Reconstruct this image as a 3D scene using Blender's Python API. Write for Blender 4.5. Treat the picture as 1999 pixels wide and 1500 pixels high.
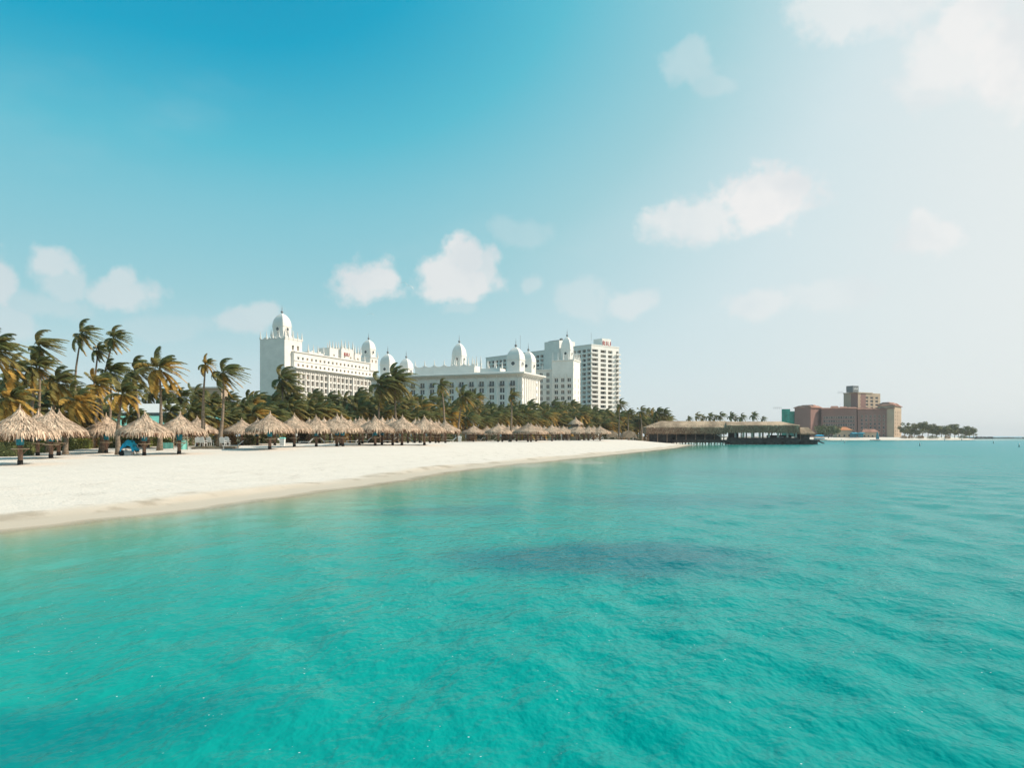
import bpy, math, random
import numpy as np
from math import sin, cos, pi, radians, sqrt, atan2, exp

for o in list(bpy.data.objects): bpy.data.objects.remove(o)
scene = bpy.context.scene
COL = scene.collection
R = random.Random(11)

# ------------------------------------------------------------------ camera
CAM_H = 3.0
FPX = 1500.0            # focal length in pixels of the 1999 px wide photograph
HOR = 852.0
cam_d = bpy.data.cameras.new('camera')
cam_d.sensor_width = 36.0
cam_d.lens = FPX / 1999.0 * 36.0
cam_d.shift_y = (HOR - 750.0) / 1999.0
cam_d.clip_start = 0.1
cam_d.clip_end = 20000
cam = bpy.data.objects.new('camera', cam_d)
cam.location = (0, 0, CAM_H); cam.rotation_euler = (radians(90), 0, 0)
COL.objects.link(cam); scene.camera = cam

# ------------------------------------------------------------------ light
try:
    scene.cycles.max_bounces = 5; scene.cycles.diffuse_bounces = 2; scene.cycles.glossy_bounces = 2
    scene.cycles.transparent_max_bounces = 6; scene.cycles.transmission_bounces = 2
except Exception: pass
SUN_AZ, SUN_EL = radians(90.0), radians(41.0)      # azimuth from +Y towards +X
sd = (sin(SUN_AZ) * cos(SUN_EL), cos(SUN_AZ) * cos(SUN_EL), sin(SUN_EL))
sl = bpy.data.lights.new('sun', 'SUN'); sl.energy = 4.9; sl.angle = radians(0.5); sl.color = (1.0, 0.90, 0.77)
so = bpy.data.objects.new('sun', sl)
so.rotation_euler = (0, radians(90) - SUN_EL, atan2(sd[1], sd[0]))
so.location = (50, 0, 80); COL.objects.link(so)
scene.view_settings.view_transform = 'Standard'; scene.view_settings.look = 'None'
scene.view_settings.exposure = 0.0; scene.view_settings.gamma = 1.0
scene.view_settings.use_curve_mapping = False

def lin(c):
    out = []
    for v in c[:3]:
        v = v / 255.0
        out.append(v / 12.92 if v <= 0.04045 else ((v + 0.055) / 1.055) ** 2.4)
    return tuple(out) + (1.0,)

# small node helper
class NT:
    def __init__(s, tree): s.t = tree; s.n = tree.nodes; s.l = tree.links
    def new(s, kind, **kw):
        n = s.n.new(kind)
        for k, v in kw.items(): setattr(n, k, v)
        return n
    def put(s, sock, v):
        if hasattr(v, 'is_output'): s.l.new(v, sock)
        elif v is not None: sock.default_value = v
    def math(s, op, a, b=None, c=None, clamp=False):
        n = s.new('ShaderNodeMath', operation=op, use_clamp=clamp)
        s.put(n.inputs[0], a)
        if b is not None: s.put(n.inputs[1], b)
        if c is not None: s.put(n.inputs[2], c)
        return n.outputs[0]
    def smooth(s, x, a, b, lo=0.0, hi=1.0):
        n = s.new('ShaderNodeMapRange', interpolation_type='SMOOTHSTEP')
        s.put(n.inputs[0], x)
        for i, v in enumerate((a, b, lo, hi)): n.inputs[i + 1].default_value = v
        return n.outputs[0]
    def ramp(s, x, stops, interp='LINEAR'):
        n = s.new('ShaderNodeValToRGB'); cr = n.color_ramp; cr.interpolation = interp
        while len(cr.elements) < len(stops): cr.elements.new(0.5)
        for e, (p, c) in zip(cr.elements, stops):
            e.position = p; e.color = c if len(c) == 4 else tuple(c) + (1,)
        s.put(n.inputs[0], x); return n.outputs[0]
    def mix(s, fac, a, b, blend='MIX'):
        n = s.new('ShaderNodeMix', data_type='RGBA', blend_type=blend)
        s.put(n.inputs[0], fac); s.put(n.inputs[6], a); s.put(n.inputs[7], b); return n.outputs[2]
    def noise(s, vec, scale, detail=3.0, rough=0.5, dist=0.0):
        n = s.new('ShaderNodeTexNoise')
        if vec is not None: s.l.new(vec, n.inputs['Vector'])
        n.inputs['Scale'].default_value = scale; n.inputs['Detail'].default_value = detail
        n.inputs['Roughness'].default_value = rough; n.inputs['Distortion'].default_value = dist
        return n
    def vscale(s, vec, sc, rot=(0, 0, 0)):
        n = s.new('ShaderNodeMapping'); s.l.new(vec, n.inputs[0])
        n.inputs['Scale'].default_value = sc; n.inputs['Rotation'].default_value = rot; return n.outputs[0]

# ------------------------------------------------------------------ sky
world = bpy.data.worlds.new('World'); scene.world = world; world.use_nodes = True
W = NT(world.node_tree); W.n.clear()
wo = W.new('ShaderNodeOutputWorld')
tc = W.new('ShaderNodeTexCoord')
nrm = W.new('ShaderNodeVectorMath', operation='NORMALIZE'); W.l.new(tc.outputs['Generated'], nrm.inputs[0])
D = nrm.outputs[0]
sx = W.new('ShaderNodeSeparateXYZ'); W.l.new(D, sx.inputs[0])
el = W.math('ARCSINE', sx.outputs[2])
az = W.math('ARCTAN2', sx.outputs[0], sx.outputs[1])
dt = W.new('ShaderNodeVectorMath', operation='DOT_PRODUCT'); W.l.new(D, dt.inputs[0]); dt.inputs[1].default_value = sd
ang = W.math('ARCCOSINE', dt.outputs['Value'])
elp = W.math('MAXIMUM', el, 0.0)
hz = W.math('MULTIPLY', W.math('EXPONENT', W.math('MULTIPLY', elp, -2.4)), 0.90)     # whitening to the horizon
hz = W.math('MULTIPLY', hz, W.smooth(elp, 0.62, 0.26))
angs = W.math('MULTIPLY_ADD', W.math('MAXIMUM', W.math('SUBTRACT', el, 0.15), 0.0), 0.5, ang)
ss = W.math('MULTIPLY', W.smooth(angs, radians(96), radians(50)), 0.98)               # whitening to the sun
inv = W.math('MULTIPLY', W.math('SUBTRACT', 1.0, hz), W.math('SUBTRACT', 1.0, ss))
wh = W.math('SUBTRACT', 1.0, inv)
clear = W.ramp(wh, [(0.0, lin((0, 150, 189))), (0.14, lin((10, 166, 201))), (0.34, lin((88, 191, 212))),
                    (0.60, lin((160, 210, 219))), (0.80, lin((212, 231, 235))), (1.0, lin((238, 241, 239)))])
# cloud puffs: centre and radii in the photograph's pixels, turned into directions
clouds = [(108,508,46,32,.78),(132,548,44,34,.55),(-4,545,30,46,.8),(232,566,66,30,.72),(245,540,26,24,.7),(60,592,120,26,.35),
 (704,556,56,36,1.0),(742,552,44,33,1.0),(722,574,62,22,.9),(900,556,66,30,1.0),(878,534,42,32,1.0),(906,506,36,32,1.0),(936,532,36,40,.85),
 (1492,388,88,54,1.05),(1360,428,92,42,.8),(1310,438,52,30,.6),(1545,370,36,34,.9),(1812,452,62,34,.62),(1800,425,28,24,.6),(1850,445,34,26,.6),
 (1880,110,110,60,.7),(1890,46,62,50,.8),(1992,120,90,90,.85),(1820,160,80,44,.5),(1700,8,150,46,.6),
 (1350,120,48,34,.32),(1390,166,44,16,.25),(478,637,52,22,.62),(522,626,30,22,.6),(1480,594,62,26,.5),(1240,586,46,22,.5),
 (1150,582,52,34,.3),(1620,576,80,30,.3),(1042,556,22,18,.35),(20,642,56,32,.5),(320,636,80,26,.22),(1010,450,60,26,.22),(905,602,28,12,.25)]
wn = W.noise(D, 9.0, 4.0, 0.55); wsub = W.new('ShaderNodeVectorMath', operation='SUBTRACT')
W.l.new(wn.outputs['Color'], wsub.inputs[0]); wsub.inputs[1].default_value = (0.5, 0.5, 0.5)
wn2 = W.noise(D, 34.0, 5.0, 0.6)
ae = W.new('ShaderNodeCombineXYZ'); W.l.new(az, ae.inputs[0]); W.l.new(el, ae.inputs[1])
wv = W.new('ShaderNodeVectorMath', operation='MULTIPLY_ADD'); W.l.new(wsub.outputs[0], wv.inputs[0]); wv.inputs[1].default_value = (0.055, 0.045, 0.0)
W.l.new(ae.outputs[0], wv.inputs[2])
fine = W.math('MULTIPLY', W.math('SUBTRACT', wn2.outputs[0], 0.5), 1.5)
acc = None
for (px, py, rx, ry, st) in clouds:
    X = (px - 1000) / FPX; Z = (HOR - py) / FPX
    a0 = atan2(X, 1); e0 = atan2(Z, sqrt(1 + X * X))
    ra = rx / FPX * cos(a0) ** 2 * 1.22; re = ry / FPX * cos(a0) * 1.22
    q = W.new('ShaderNodeVectorMath', operation='MULTIPLY_ADD'); W.l.new(wv.outputs[0], q.inputs[0])
    q.inputs[1].default_value = (1 / ra, 1 / re, 0); q.inputs[2].default_value = (-a0 / ra, -e0 / re, 0)
    ln = W.new('ShaderNodeVectorMath', operation='LENGTH'); W.l.new(q.outputs[0], ln.inputs[0])
    m = W.smooth(W.math('ADD', ln.outputs['Value'], fine), 1.20, 0.55, 0.0, min(st, 1.0))
    acc = m if acc is None else W.math('MAXIMUM', acc, m)
# thin general cloud over the rest of the dome, outside the part the lens sees too
wn3 = W.noise(W.vscale(D, (1.0, 1.0, 2.6)), 2.6, 5.0, 0.55)
gen = W.math('MULTIPLY', W.smooth(wn3.outputs[0], 0.52, 0.80), 0.14)
acc = W.math('MAXIMUM', acc, gen)
ccol = W.mix(W.smooth(ang, radians(112), radians(52)), lin((226, 231, 232)), lin((250, 247, 244)))
ccol = W.mix(W.smooth(wn.outputs[0], .60, .36, 0.0, 0.6), ccol, lin((216, 224, 228)))
full = W.mix(W.math('MULTIPLY', acc, 0.93), clear, ccol)
nis = W.new('ShaderNodeTexSky', sky_type='NISHITA'); nis.sun_disc = False
nis.sun_elevation = SUN_EL; nis.sun_rotation = SUN_AZ; nis.dust_density = 2.0
nb = W.new('ShaderNodeBackground'); W.l.new(nis.outputs[0], nb.inputs[0]); nb.inputs[1].default_value = 0.10
cb = W.new('ShaderNodeBackground'); W.l.new(full, cb.inputs[0]); cb.inputs[1].default_value = 1.0
mx = W.new('ShaderNodeMixShader'); mx.inputs[0].default_value = 0.95
W.l.new(nb.outputs[0], mx.inputs[1]); W.l.new(cb.outputs[0], mx.inputs[2]); W.l.new(mx.outputs[0], wo.inputs[0])

# ------------------------------------------------------------------ materials
def material(name, col, rough=0.7, var=0.15, vscale=2.0, bump=0.0, bscale=8.0, spec=0.4, col2=None, island=0.0, metal=0.0, trans=0.0, stretch=(1, 1, 1)):
    m = bpy.data.materials.new(name); m.use_nodes = True
    t = NT(m.node_tree); b = t.n['Principled BSDF']
    tcx = t.new('ShaderNodeTexCoord'); vec = t.vscale(tcx.outputs['Object'], stretch)
    n = t.noise(vec, vscale, 4.0, 0.6)
    a = tuple(c * (1 - var) for c in col) + (1,); bb = tuple(c * (1 + var) for c in col) + (1,)
    if col2: bb = tuple(col2) + (1,)
    c = t.mix(t.smooth(n.outputs[0], 0.3, 0.7), a, bb)
    if island:
        g = t.new('ShaderNodeNewGeometry')
        f = t.math('MULTIPLY_ADD', g.outputs['Random Per Island'], 2 * island, 1 - island)
        c = t.mix(1.0, c, f, 'MULTIPLY')
    t.put(b.inputs['Base Color'], c); b.inputs['Roughness'].default_value = rough
    b.inputs['Specular IOR Level'].default_value = spec; b.inputs['Metallic'].default_value = metal
    if bump:
        bn = t.new('ShaderNodeBump'); bn.inputs['Strength'].default_value = bump; bn.inputs['Distance'].default_value = 0.05
        n2 = t.noise(vec, bscale, 5.0, 0.65); t.put(bn.inputs['Height'], n2.outputs[0]); t.put(b.inputs['Normal'], bn.outputs[0])
    if trans:
        tr = t.new('ShaderNodeBsdfTranslucent'); t.put(tr.inputs[0], c)
        ms = t.new('ShaderNodeMixShader'); ms.inputs[0].default_value = trans
        t.l.new(b.outputs[0], ms.inputs[1]); t.l.new(tr.outputs[0], ms.inputs[2])
        t.l.new(ms.outputs[0], t.n['Material Output'].inputs[0])
    return m
M = {}
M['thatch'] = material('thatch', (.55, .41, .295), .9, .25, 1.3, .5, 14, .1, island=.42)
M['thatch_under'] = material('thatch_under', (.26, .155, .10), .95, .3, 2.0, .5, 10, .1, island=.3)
M['thatch_old'] = material('thatch_old', (.38, .28, .195), .95, .35, .25, .5, 4, .1, island=.4)
M['post'] = material('post_wood', (.27, .17, .12), .85, .35, 3.0, .5, 12, .2, stretch=(1, 1, .25))
M['wood'] = material('pale_wood', (.50, .40, .28), .8, .25, 3.0, .3, 12, .2)
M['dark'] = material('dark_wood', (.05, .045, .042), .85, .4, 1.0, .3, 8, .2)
M['blue'] = material('blue_cloth', (.01, .42, .70), .7, .25, 3.0, .3, 6, .3)
M['teal'] = material('teal_plastic', (.005, .21, .29), .5, .3, 4.0, .1, 6, .4)
M['mint'] = material('mint_canvas', (.22, .56, .47), .8, .12, 1.0, .2, 6, .2)
M['netting'] = material('green_netting', (.01, .26, .20), .9, .3, .25, .5, 1.2, .1)
M['white'] = material('white_render', (.76, .725, .665), .75, .06, .25, .15, 2, .2)
M['white_trim'] = material('white_trim', (.73, .70, .645), .7, .04, .4, 0, 2, .2)
M['plain_white'] = material('white_plastic', (.66, .65, .62), .5, .05, 3, 0, 2, .4)
M['glass'] = material('window_glass', (.035, .045, .045), .12, .4, .6, 0, 2, .6)
M['glass_mid'] = material('window_glass_shutter', (.16, .13, .10), .35, .3, 1.2, 0, 2, .4)
M['curtain'] = material('curtain', (.40, .37, .32), .8, .2, 1.0, 0, 2, .2)
M['loggia'] = material('loggia_back', (.36, .25, .18), .8, .25, .8, 0, 2, .2)
M['metal'] = material('grey_metal', (.16, .17, .17), .5, .2, 3, 0, 2, .5)
M['red'] = material('red_letters', (.42, .06, .05), .5, .1, 3, 0, 2, .3)
M['pink'] = material('pink_render', (.27, .15, .125), .8, .12, .08, .2, 1, .2)
M['beige'] = material('beige_render', (.46, .35, .25), .8, .1, .1, .2, 1, .2)
M['pink_roof'] = material('pink_tiles', (.34, .17, .12), .8, .3, .2, .4, 1, .2)
M['orange_roof'] = material('orange_tiles', (.50, .20, .09), .8, .2, .6, .3, 3, .2)
M['bark'] = material('palm_bark', (.24, .185, .135), .9, .3, 3.0, .6, 9, .1, stretch=(1, 1, 3))
M['frond_green'] = material('frond_green', (.17, .175, .055), .5, .35, .8, 0, 2, .35, island=.4, trans=.3)
M['frond_olive'] = material('frond_olive', (.26, .215, .065), .5, .35, .8, 0, 2, .35, island=.4, trans=.32)
M['frond_gold'] = material('frond_gold', (.50, .31, .07), .6, .35, .8, 0, 2, .25, island=.4, trans=.3)
M['leaf'] = material('shrub_leaf', (.13, .14, .05), .6, .4, 1.0, 0, 2, .3, island=.5, trans=.2)
M['hedge_leaf'] = material('hedge_leaf', (.15, .17, .035), .6, .4, 1.5, 0, 2, .3, island=.5, trans=.25)
M['dry_leaf'] = material('dry_leaf', (.22, .14, .055), .7, .4, 1.0, 0, 2, .2, island=.45, trans=.2)
M['rock'] = material('breakwater_rock', (.07, .07, .068), .9, .4, .3, .6, 1, .2, island=.4)
M['skin'] = material('skin', (.30, .17, .11), .6, .05, 3, 0, 2, .3)
M['grey_cloth'] = material('grey_cloth', (.20, .22, .26), .9, .1, 5, 0, 2, .1)
M['hair'] = material('dark_hair', (.02, .015, .012), .7, .1, 5, 0, 2, .2)
M['rubber'] = material('black_rubber', (.02, .02, .02), .7, .1, 5, 0, 2, .3)

# ------------------------------------------------------------------ mesh helpers
class MB:
    def __init__(s): s.v = []; s.f = []; s.m = []
    def face(s, pts, mi=0):
        i = len(s.v); s.v.extend([tuple(p) for p in pts]); s.f.append(tuple(range(i, i + len(pts)))); s.m.append(mi)
    def box(s, x0, x1, y0, y1, z0, z1, mi=0):
        i = len(s.v)
        s.v += [(x0,y0,z0),(x1,y0,z0),(x1,y1,z0),(x0,y1,z0),(x0,y0,z1),(x1,y0,z1),(x1,y1,z1),(x0,y1,z1)]
        for q in ((0,3,2,1),(4,5,6,7),(0,1,5,4),(1,2,6,5),(2,3,7,6),(3,0,4,7)):
            s.f.append(tuple(i + k for k in q)); s.m.append(mi)
    def loft(s, rings, mi=0, cap0=True, cap1=True):
        n = len(rings[0]); i = len(s.v)
        for r in rings: s.v += [tuple(p) for p in r]
        for k in range(len(rings) - 1):
            for j in range(n):
                a = i + k * n + j; b = i + k * n + (j + 1) % n
                s.f.append((a, b, b + n, a + n)); s.m.append(mi)
        if cap0: s.f.append(tuple(i + j for j in range(n))[::-1]); s.m.append(mi)
        if cap1: s.f.append(tuple(i + (len(rings) - 1) * n + j for j in range(n))); s.m.append(mi)
    def lathe(s, prof, n=12, c=(0, 0), mi=0, ph=0.0):
        s.loft([[(c[0] + r * cos(ph + 2*pi*j/n), c[1] + r * sin(ph + 2*pi*j/n), z) for j in range(n)] for r, z in prof], mi)
    def tube(s, path, rad, n=6, mi=0):
        rings = []
        for k, p in enumerate(path):
            a = path[max(k - 1, 0)]; b = path[min(k + 1, len(path) - 1)]
            d = np.array(b, float) - np.array(a, float); d /= (np.linalg.norm(d) + 1e-9)
            ref = np.array((1.0, 0, 0)) if abs(d[0]) < 0.9 else np.array((0, 1.0, 0))
            e1 = np.cross(d, ref); e1 /= np.linalg.norm(e1); e2 = np.cross(d, e1)
            r = rad[k] if hasattr(rad, '__len__') else rad
            rings.append([tuple(np.array(p) + r * (cos(2*pi*j/n) * e1 + sin(2*pi*j/n) * e2)) for j in range(n)])
        s.loft(rings, mi)
    def mesh(s, name, mats, smooth=False):
        me = bpy.data.meshes.new(name); me.from_pydata(s.v, [], s.f)
        for m in mats: me.materials.append(M[m] if isinstance(m, str) else m)
        if len(mats) > 1: me.polygons.foreach_set('material_index', s.m)
        if smooth: me.polygons.foreach_set('use_smooth', [True] * len(s.f))
        me.update(); return me
    def build(s, name, mats, parent=None, smooth=False, loc=(0, 0, 0), rz=0.0):
        if isinstance(mats, str): mats = [mats]
        return put(s.mesh(name, mats, smooth), name, parent, loc, rz)
def put(me, name, parent=None, loc=(0, 0, 0), rz=0.0, sc=None):
    o = bpy.data.objects.new(name, me); COL.objects.link(o)
    if parent is not None: o.parent = parent
    o.location = loc; o.rotation_euler = (0, 0, rz)
    if sc is not None: o.scale = sc if hasattr(sc, '__len__') else (sc, sc, sc)
    return o
def tag(o, label=None, cat=None, group=None, kind=None):
    if label: o['label'] = label
    if cat: o['category'] = cat
    if group: o['group'] = group
    if kind: o['kind'] = kind
    return o
def empty(name, loc, rz=0.0, label=None, cat=None, group=None, sc=1.0):
    o = put(None, name, None, loc, rz, sc); return tag(o, label, cat, group)
def copy_tree(o, parent=None):
    c = o.copy(); COL.objects.link(c); c.parent = parent
    for ch in o.children: copy_tree(ch, c)
    return c
def nth(n):
    suf = 'th' if 10 <= n % 100 <= 20 else {1: 'st', 2: 'nd', 3: 'rd'}.get(n % 10, 'th')
    return f'{n}{suf}'
def wx(px, Y): return (px - 1000.0) / FPX * Y        # world x of a bearing at distance Y
def wz(py, Y): return CAM_H + (HOR - py) / FPX * Y   # world height seen at image row py at distance Y

# ------------------------------------------------------------------ coast line and terrain
SH = [(-40,-40),(0,-24),(12,-20),(24.6,-16.4),(30,-14.2),(36.6,-12.2),(45.9,-9.4),(56.2,-7.3),(71,-4.0),(85,1.0),(104.6,8.5),(136,20),
      (195,41),(240,54),(262,61.5),(275,60),(330,70),(420,115),(500,165),(545,205),(562,232),(566,300),(573,338),(620,370),(700,418),(900,540),(7000,900)]
SHY = np.array([p[0] for p in SH], float); SHX = np.array([p[1] for p in SH], float)
def signed(x, y):
    x = np.asarray(x, float); y = np.asarray(y, float)
    best = np.full(x.shape, 1e9)
    for (y0, x0), (y1, x1) in zip(SH[:-1], SH[1:]):
        dx, dy = x1 - x0, y1 - y0; L2 = dx * dx + dy * dy
        t = np.clip(((x - x0) * dx + (y - y0) * dy) / L2, 0, 1)
        best = np.minimum(best, np.hypot(x - x0 - t * dx, y - y0 - t * dy))
    sgn = np.where(x > np.interp(y, SHY, SHX), 1.0, -1.0)
    wob = 0.25 * np.sin(y * 0.31 + 1.0) + 0.18 * np.sin(y * 0.83 + x * 0.2) + 0.1 * np.sin(y * 2.1)
    return best * sgn + wob * np.clip((300 - y) / 200, 0, 1) * np.exp(-best / 6)
def plateau(y):
    return np.interp(y, [0, 56, 80, 92, 115, 150, 190, 230, 300, 450, 560, 620, 7000], [.9, 1.0, 1.2, 1.55, 1.85, 1.78, 1.72, 1.85, 1.9, 2.0, 2.1, 2.2, 2.2])
def sstep(t): t = np.clip(t, 0, 1); return t * t * (3 - 2 * t)
def ground_z(x, y, d=None):
    x = np.asarray(x, float); y = np.asarray(y, float)
    if d is None: d = signed(x, y)
    L = -d; P = plateau(y)
    scarp = 0.10 + 0.08 * np.sin(y * 0.21)
    land = 0.07 * np.clip(L, 0, 1.6) + scarp * sstep((L - 1.5) / 0.5) + (P - 0.25) * sstep((L - 0.5) / 24.0) ** 0.85
    land = land + (0.02 * np.sin(x * 1.9 + y * .7) * np.sin(y * 1.3 - x * .4) + 0.012 * np.sin(x * 5.1 + 1) * np.sin(y * 4.3)) * sstep((L - 2) / 3)
    return np.where(L > 0, land, -np.clip(0.05 * d, 0, 3.0) - 0.0)
def gz(x, y): return float(ground_z(np.array([x]), np.array([y]))[0])

def fan_grid(rows, cols, s0, s1, y0=2.0, y1=7500.0, off=8.0, mid=None):
    r = np.geomspace(y0, y1, rows)
    s = np.linspace(s0, s1, cols)
    Yg = np.repeat((r - off)[:, None], cols, 1); Xg = r[:, None] * s[None, :]
    return Xg, Yg, r
def grid_object(name, Xg, Yg, Zg, mat, attrs=None, keep=None):
    rows, cols = Xg.shape
    co = np.stack([Xg.ravel(), Yg.ravel(), Zg.ravel()], 1)
    a = (np.arange(rows - 1)[:, None] * cols + np.arange(cols - 1)[None, :]).ravel()
    F = np.stack([a, a + 1, a + cols + 1, a + cols], 1)
    if keep is not None:
        k = keep.ravel(); F = F[k[F].any(1)]
        used = np.unique(F); remap = -np.ones(len(co), int); remap[used] = np.arange(len(used))
        co = co[used]; F = remap[F]
        if attrs: attrs = {n: v.ravel()[used] for n, v in attrs.items()}
    me = bpy.data.meshes.new(name)
    me.vertices.add(len(co)); me.vertices.foreach_set('co', co.ravel())
    me.loops.add(F.size); me.loops.foreach_set('vertex_index', F.ravel())
    me.polygons.add(len(F)); me.polygons.foreach_set('loop_start', np.arange(len(F)) * 4)
    me.polygons.foreach_set('loop_total', np.full(len(F), 4)); me.polygons.foreach_set('use_smooth', np.ones(len(F), bool))
    me.update(calc_edges=True)
    for n, v in (attrs or {}).items():
        at = me.attributes.new(n, 'FLOAT', 'POINT'); at.data.foreach_set('value', v.ravel().astype(np.float32))
    me.materials.append(mat); me.validate()
    return put(me, name)

# sand
ms = bpy.data.materials.new('coral_sand'); ms.use_nodes = True
t = NT(ms.node_tree); b = t.n['Principled BSDF']
g = t.new('ShaderNodeTexCoord'); P0 = g.outputs['Object']
at = t.new('ShaderNodeAttribute', attribute_name='shore'); L = t.math('MULTIPLY', at.outputs['Fac'], -1.0)
n1 = t.noise(P0, 0.35, 5, .6); n2 = t.noise(t.vscale(P0, (1, 1, 1)), 6.0, 4, .7); n3 = t.noise(t.vscale(P0, (1.0, .35, 1), (0, 0, -.35)), 1.1, 4, .6)
dry = t.mix(n1.outputs[0], (.645, .57, .485, 1), (.72, .65, .57, 1))
dry = t.mix(t.smooth(n2.outputs[0], .60, .80), dry, (.47, .39, .30, 1))
# drifted weed and shell grit in broken lines along the upper beach
wr = t.math('MULTIPLY', t.smooth(n3.outputs[0], .53, .64), t.math('MULTIPLY', t.smooth(L, 2.0, 5.0), t.smooth(L, 17.0, 9.0)))
sp = t.noise(P0, 9.0, 3, .7)
wr = t.math('MULTIPLY', wr, t.smooth(sp.outputs[0], .50, .62))
dry = t.mix(t.math('MULTIPLY', wr, .55), dry, (.20, .14, .09, 1))
Lw = t.math('MULTIPLY_ADD', n3.outputs[0], 0.9, t.math('SUBTRACT', L, 0.45))
wet = t.smooth(Lw, 3.4, 1.2)
col = t.mix(wet, dry, (.57, .46, .345, 1))
dp = t.math('MULTIPLY', t.smooth(n1.outputs[0], .50, .62), t.math('MULTIPLY', t.smooth(Lw, .9, 1.7), t.smooth(Lw, 3.6, 2.2)))  # shadows of the scarp painted into the sand colour as darker patches
col = t.mix(t.math('MULTIPLY', dp, .55), col, (.30, .22, .14, 1))
col = t.mix(t.smooth(L, 0.0, -4.0), col, (.50, .47, .34, 1))
soil = t.mix(n1.outputs[0], (.07, .075, .03, 1), (.20, .16, .09, 1))
col = t.mix(t.smooth(L, 52.0, 66.0), col, soil)
t.put(b.inputs['Base Color'], col)
t.put(b.inputs['Roughness'], t.math('MULTIPLY_ADD', wet, -0.45, 0.9)); b.inputs['Specular IOR Level'].default_value = 0.25
bn = t.new('ShaderNodeBump'); bn.inputs['Strength'].default_value = 0.7; bn.inputs['Distance'].default_value = 0.06
hh = t.math('ADD', n2.outputs[0], t.math('MULTIPLY', t.noise(P0, 2.2, 4, .6).outputs[0], 1.2))
t.put(bn.inputs['Height'], t.math('MULTIPLY', hh, t.math('SUBTRACT', 1.0, wet))); t.put(b.inputs['Normal'], bn.outputs[0])
Xg, Yg, rr = fan_grid(640, 420, -1.9, 1.3)
dg = signed(Xg, Yg)
tag(grid_object('beach', Xg, Yg, ground_z(Xg, Yg, dg), ms, {'shore': dg}), 'pale coral sand beach and the low land behind it', None, None, 'structure')

# sea
mw = bpy.data.materials.new('sea_water'); mw.use_nodes = True
t = NT(mw.node_tree); b = t.n['Principled BSDF']
g = t.new('ShaderNodeTexCoord'); P0 = g.outputs['Object']
at = t.new('ShaderNodeAttribute', attribute_name='shore'); S = at.outputs['Fac']
n1 = t.noise(t.vscale(P0, (1, .6, 1), (0, 0, .3)), .085, 4, .55); n2 = t.noise(P0, .30, 3, .6)
Sd = t.math('MULTIPLY_ADD', t.math('SUBTRACT', n1.outputs[0], .5), 6.0, S)
sn = t.math('DIVIDE', t.math('LOGARITHM', t.math('MAXIMUM', t.math('ADD', t.math('MULTIPLY_ADD', t.math('SUBTRACT', n1.outputs[0], .5), t.math('MINIMUM', S, 2.2), S), 1.0), 1.0), 10.0), 3.0)
body = t.ramp(sn, [(0.0, (.50, .42, .30)), (.12, (.37, .385, .265)), (.20, (.22, .365, .265)), (.28, (.09, .335, .245)), (.37, (.012, .292, .245)), (.45, (.0, .262, .236)), (.56, (.0, .240, .240)), (.70, (.0, .255, .285)), (1.0, (.0, .275, .36))])
def spot(cx, cy, rx, ry, rot=0.0):
    mp = t.new('ShaderNodeMapping'); mp.vector_type = 'TEXTURE'; t.l.new(P0, mp.inputs[0])
    mp.inputs['Location'].default_value = (cx, cy, 0); mp.inputs['Rotation'].default_value = (0, 0, rot); mp.inputs['Scale'].default_value = (rx, ry, 1e6)
    ln = t.new('ShaderNodeVectorMath', operation='LENGTH'); t.l.new(mp.outputs[0], ln.inputs[0])
    return t.smooth(t.math('MULTIPLY_ADD', t.math('SUBTRACT', n2.outputs[0], .5), 1.0, ln.outputs['Value']), 1.15, .35)
grass = t.smooth(n1.outputs[0], .58, .72, 0, .3)
grass = t.math('MULTIPLY', grass, t.smooth(S, 8.0, 20.0))
for a in ((2.4, 19.0, 4.6, 3.6, 0, .85), (-5.2, 7.4, 3.4, 1.3, .5, .5), (-2.5, 31, 4.5, 2.4, .2, .4), (9, 36, 9, 5, 0, .4), (24, 62, 18, 9, 0, .3), (40, 115, 34, 16, 0, .3), (120, 420, 120, 60, 0, .3)):
    grass = t.math('MAXIMUM', grass, t.math('MULTIPLY', spot(*a[:5]), a[5]))
body = t.mix(t.math('MULTIPLY', grass, .95), body, (.0, .125, .155, 1))
t.put(b.inputs['Base Color'], body); b.inputs['IOR'].default_value = 1.11; t.put(b.inputs['Roughness'], t.smooth(S, 3.0, 60.0, .10, .26))
b.inputs['Specular IOR Level'].default_value = 0.25
bars = t.math('MAXIMUM', spot(1.8, 79, 2.6, 8, 0), spot(8.4, 89, 3.0, 9, 0))  # two pale soft-edged patches mixed into the water colour
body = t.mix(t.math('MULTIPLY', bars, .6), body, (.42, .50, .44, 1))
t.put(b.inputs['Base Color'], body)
# ripples
ch = t.new('ShaderNodeMath', operation='MINIMUM')
w1 = t.noise(t.vscale(P0, (1.0, .55, 1), (0, 0, .15)), 1.5, 2.0, .5, .0)
w2 = t.noise(t.vscale(P0, (1.0, .62, 1), (0, 0, -.3)), 5.0, 2.5, .55, .0)
fetch = t.smooth(S, 1.0, 24.0, .12, 1.0)
h = t.math('ADD', t.math('MULTIPLY', w1.outputs[0], .058), t.math('MULTIPLY', w2.outputs[0], .046))
w3 = t.noise(t.vscale(P0, (1.0, .7, 1), (0, 0, .2)), 13.0, 2.0, .5)
h = t.math('ADD', h, t.math('MULTIPLY', w3.outputs[0], .007))
h = t.math('MULTIPLY', h, fetch)
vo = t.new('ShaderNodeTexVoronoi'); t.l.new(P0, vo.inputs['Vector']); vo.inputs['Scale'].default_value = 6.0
fl = t.math('MULTIPLY', t.smooth(vo.outputs['Distance'], .075, .035), t.smooth(t.noise(P0, .9, 3.0, .6).outputs[0], .50, .58))     # sun sparkles painted as small white dots in the water colour
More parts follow.
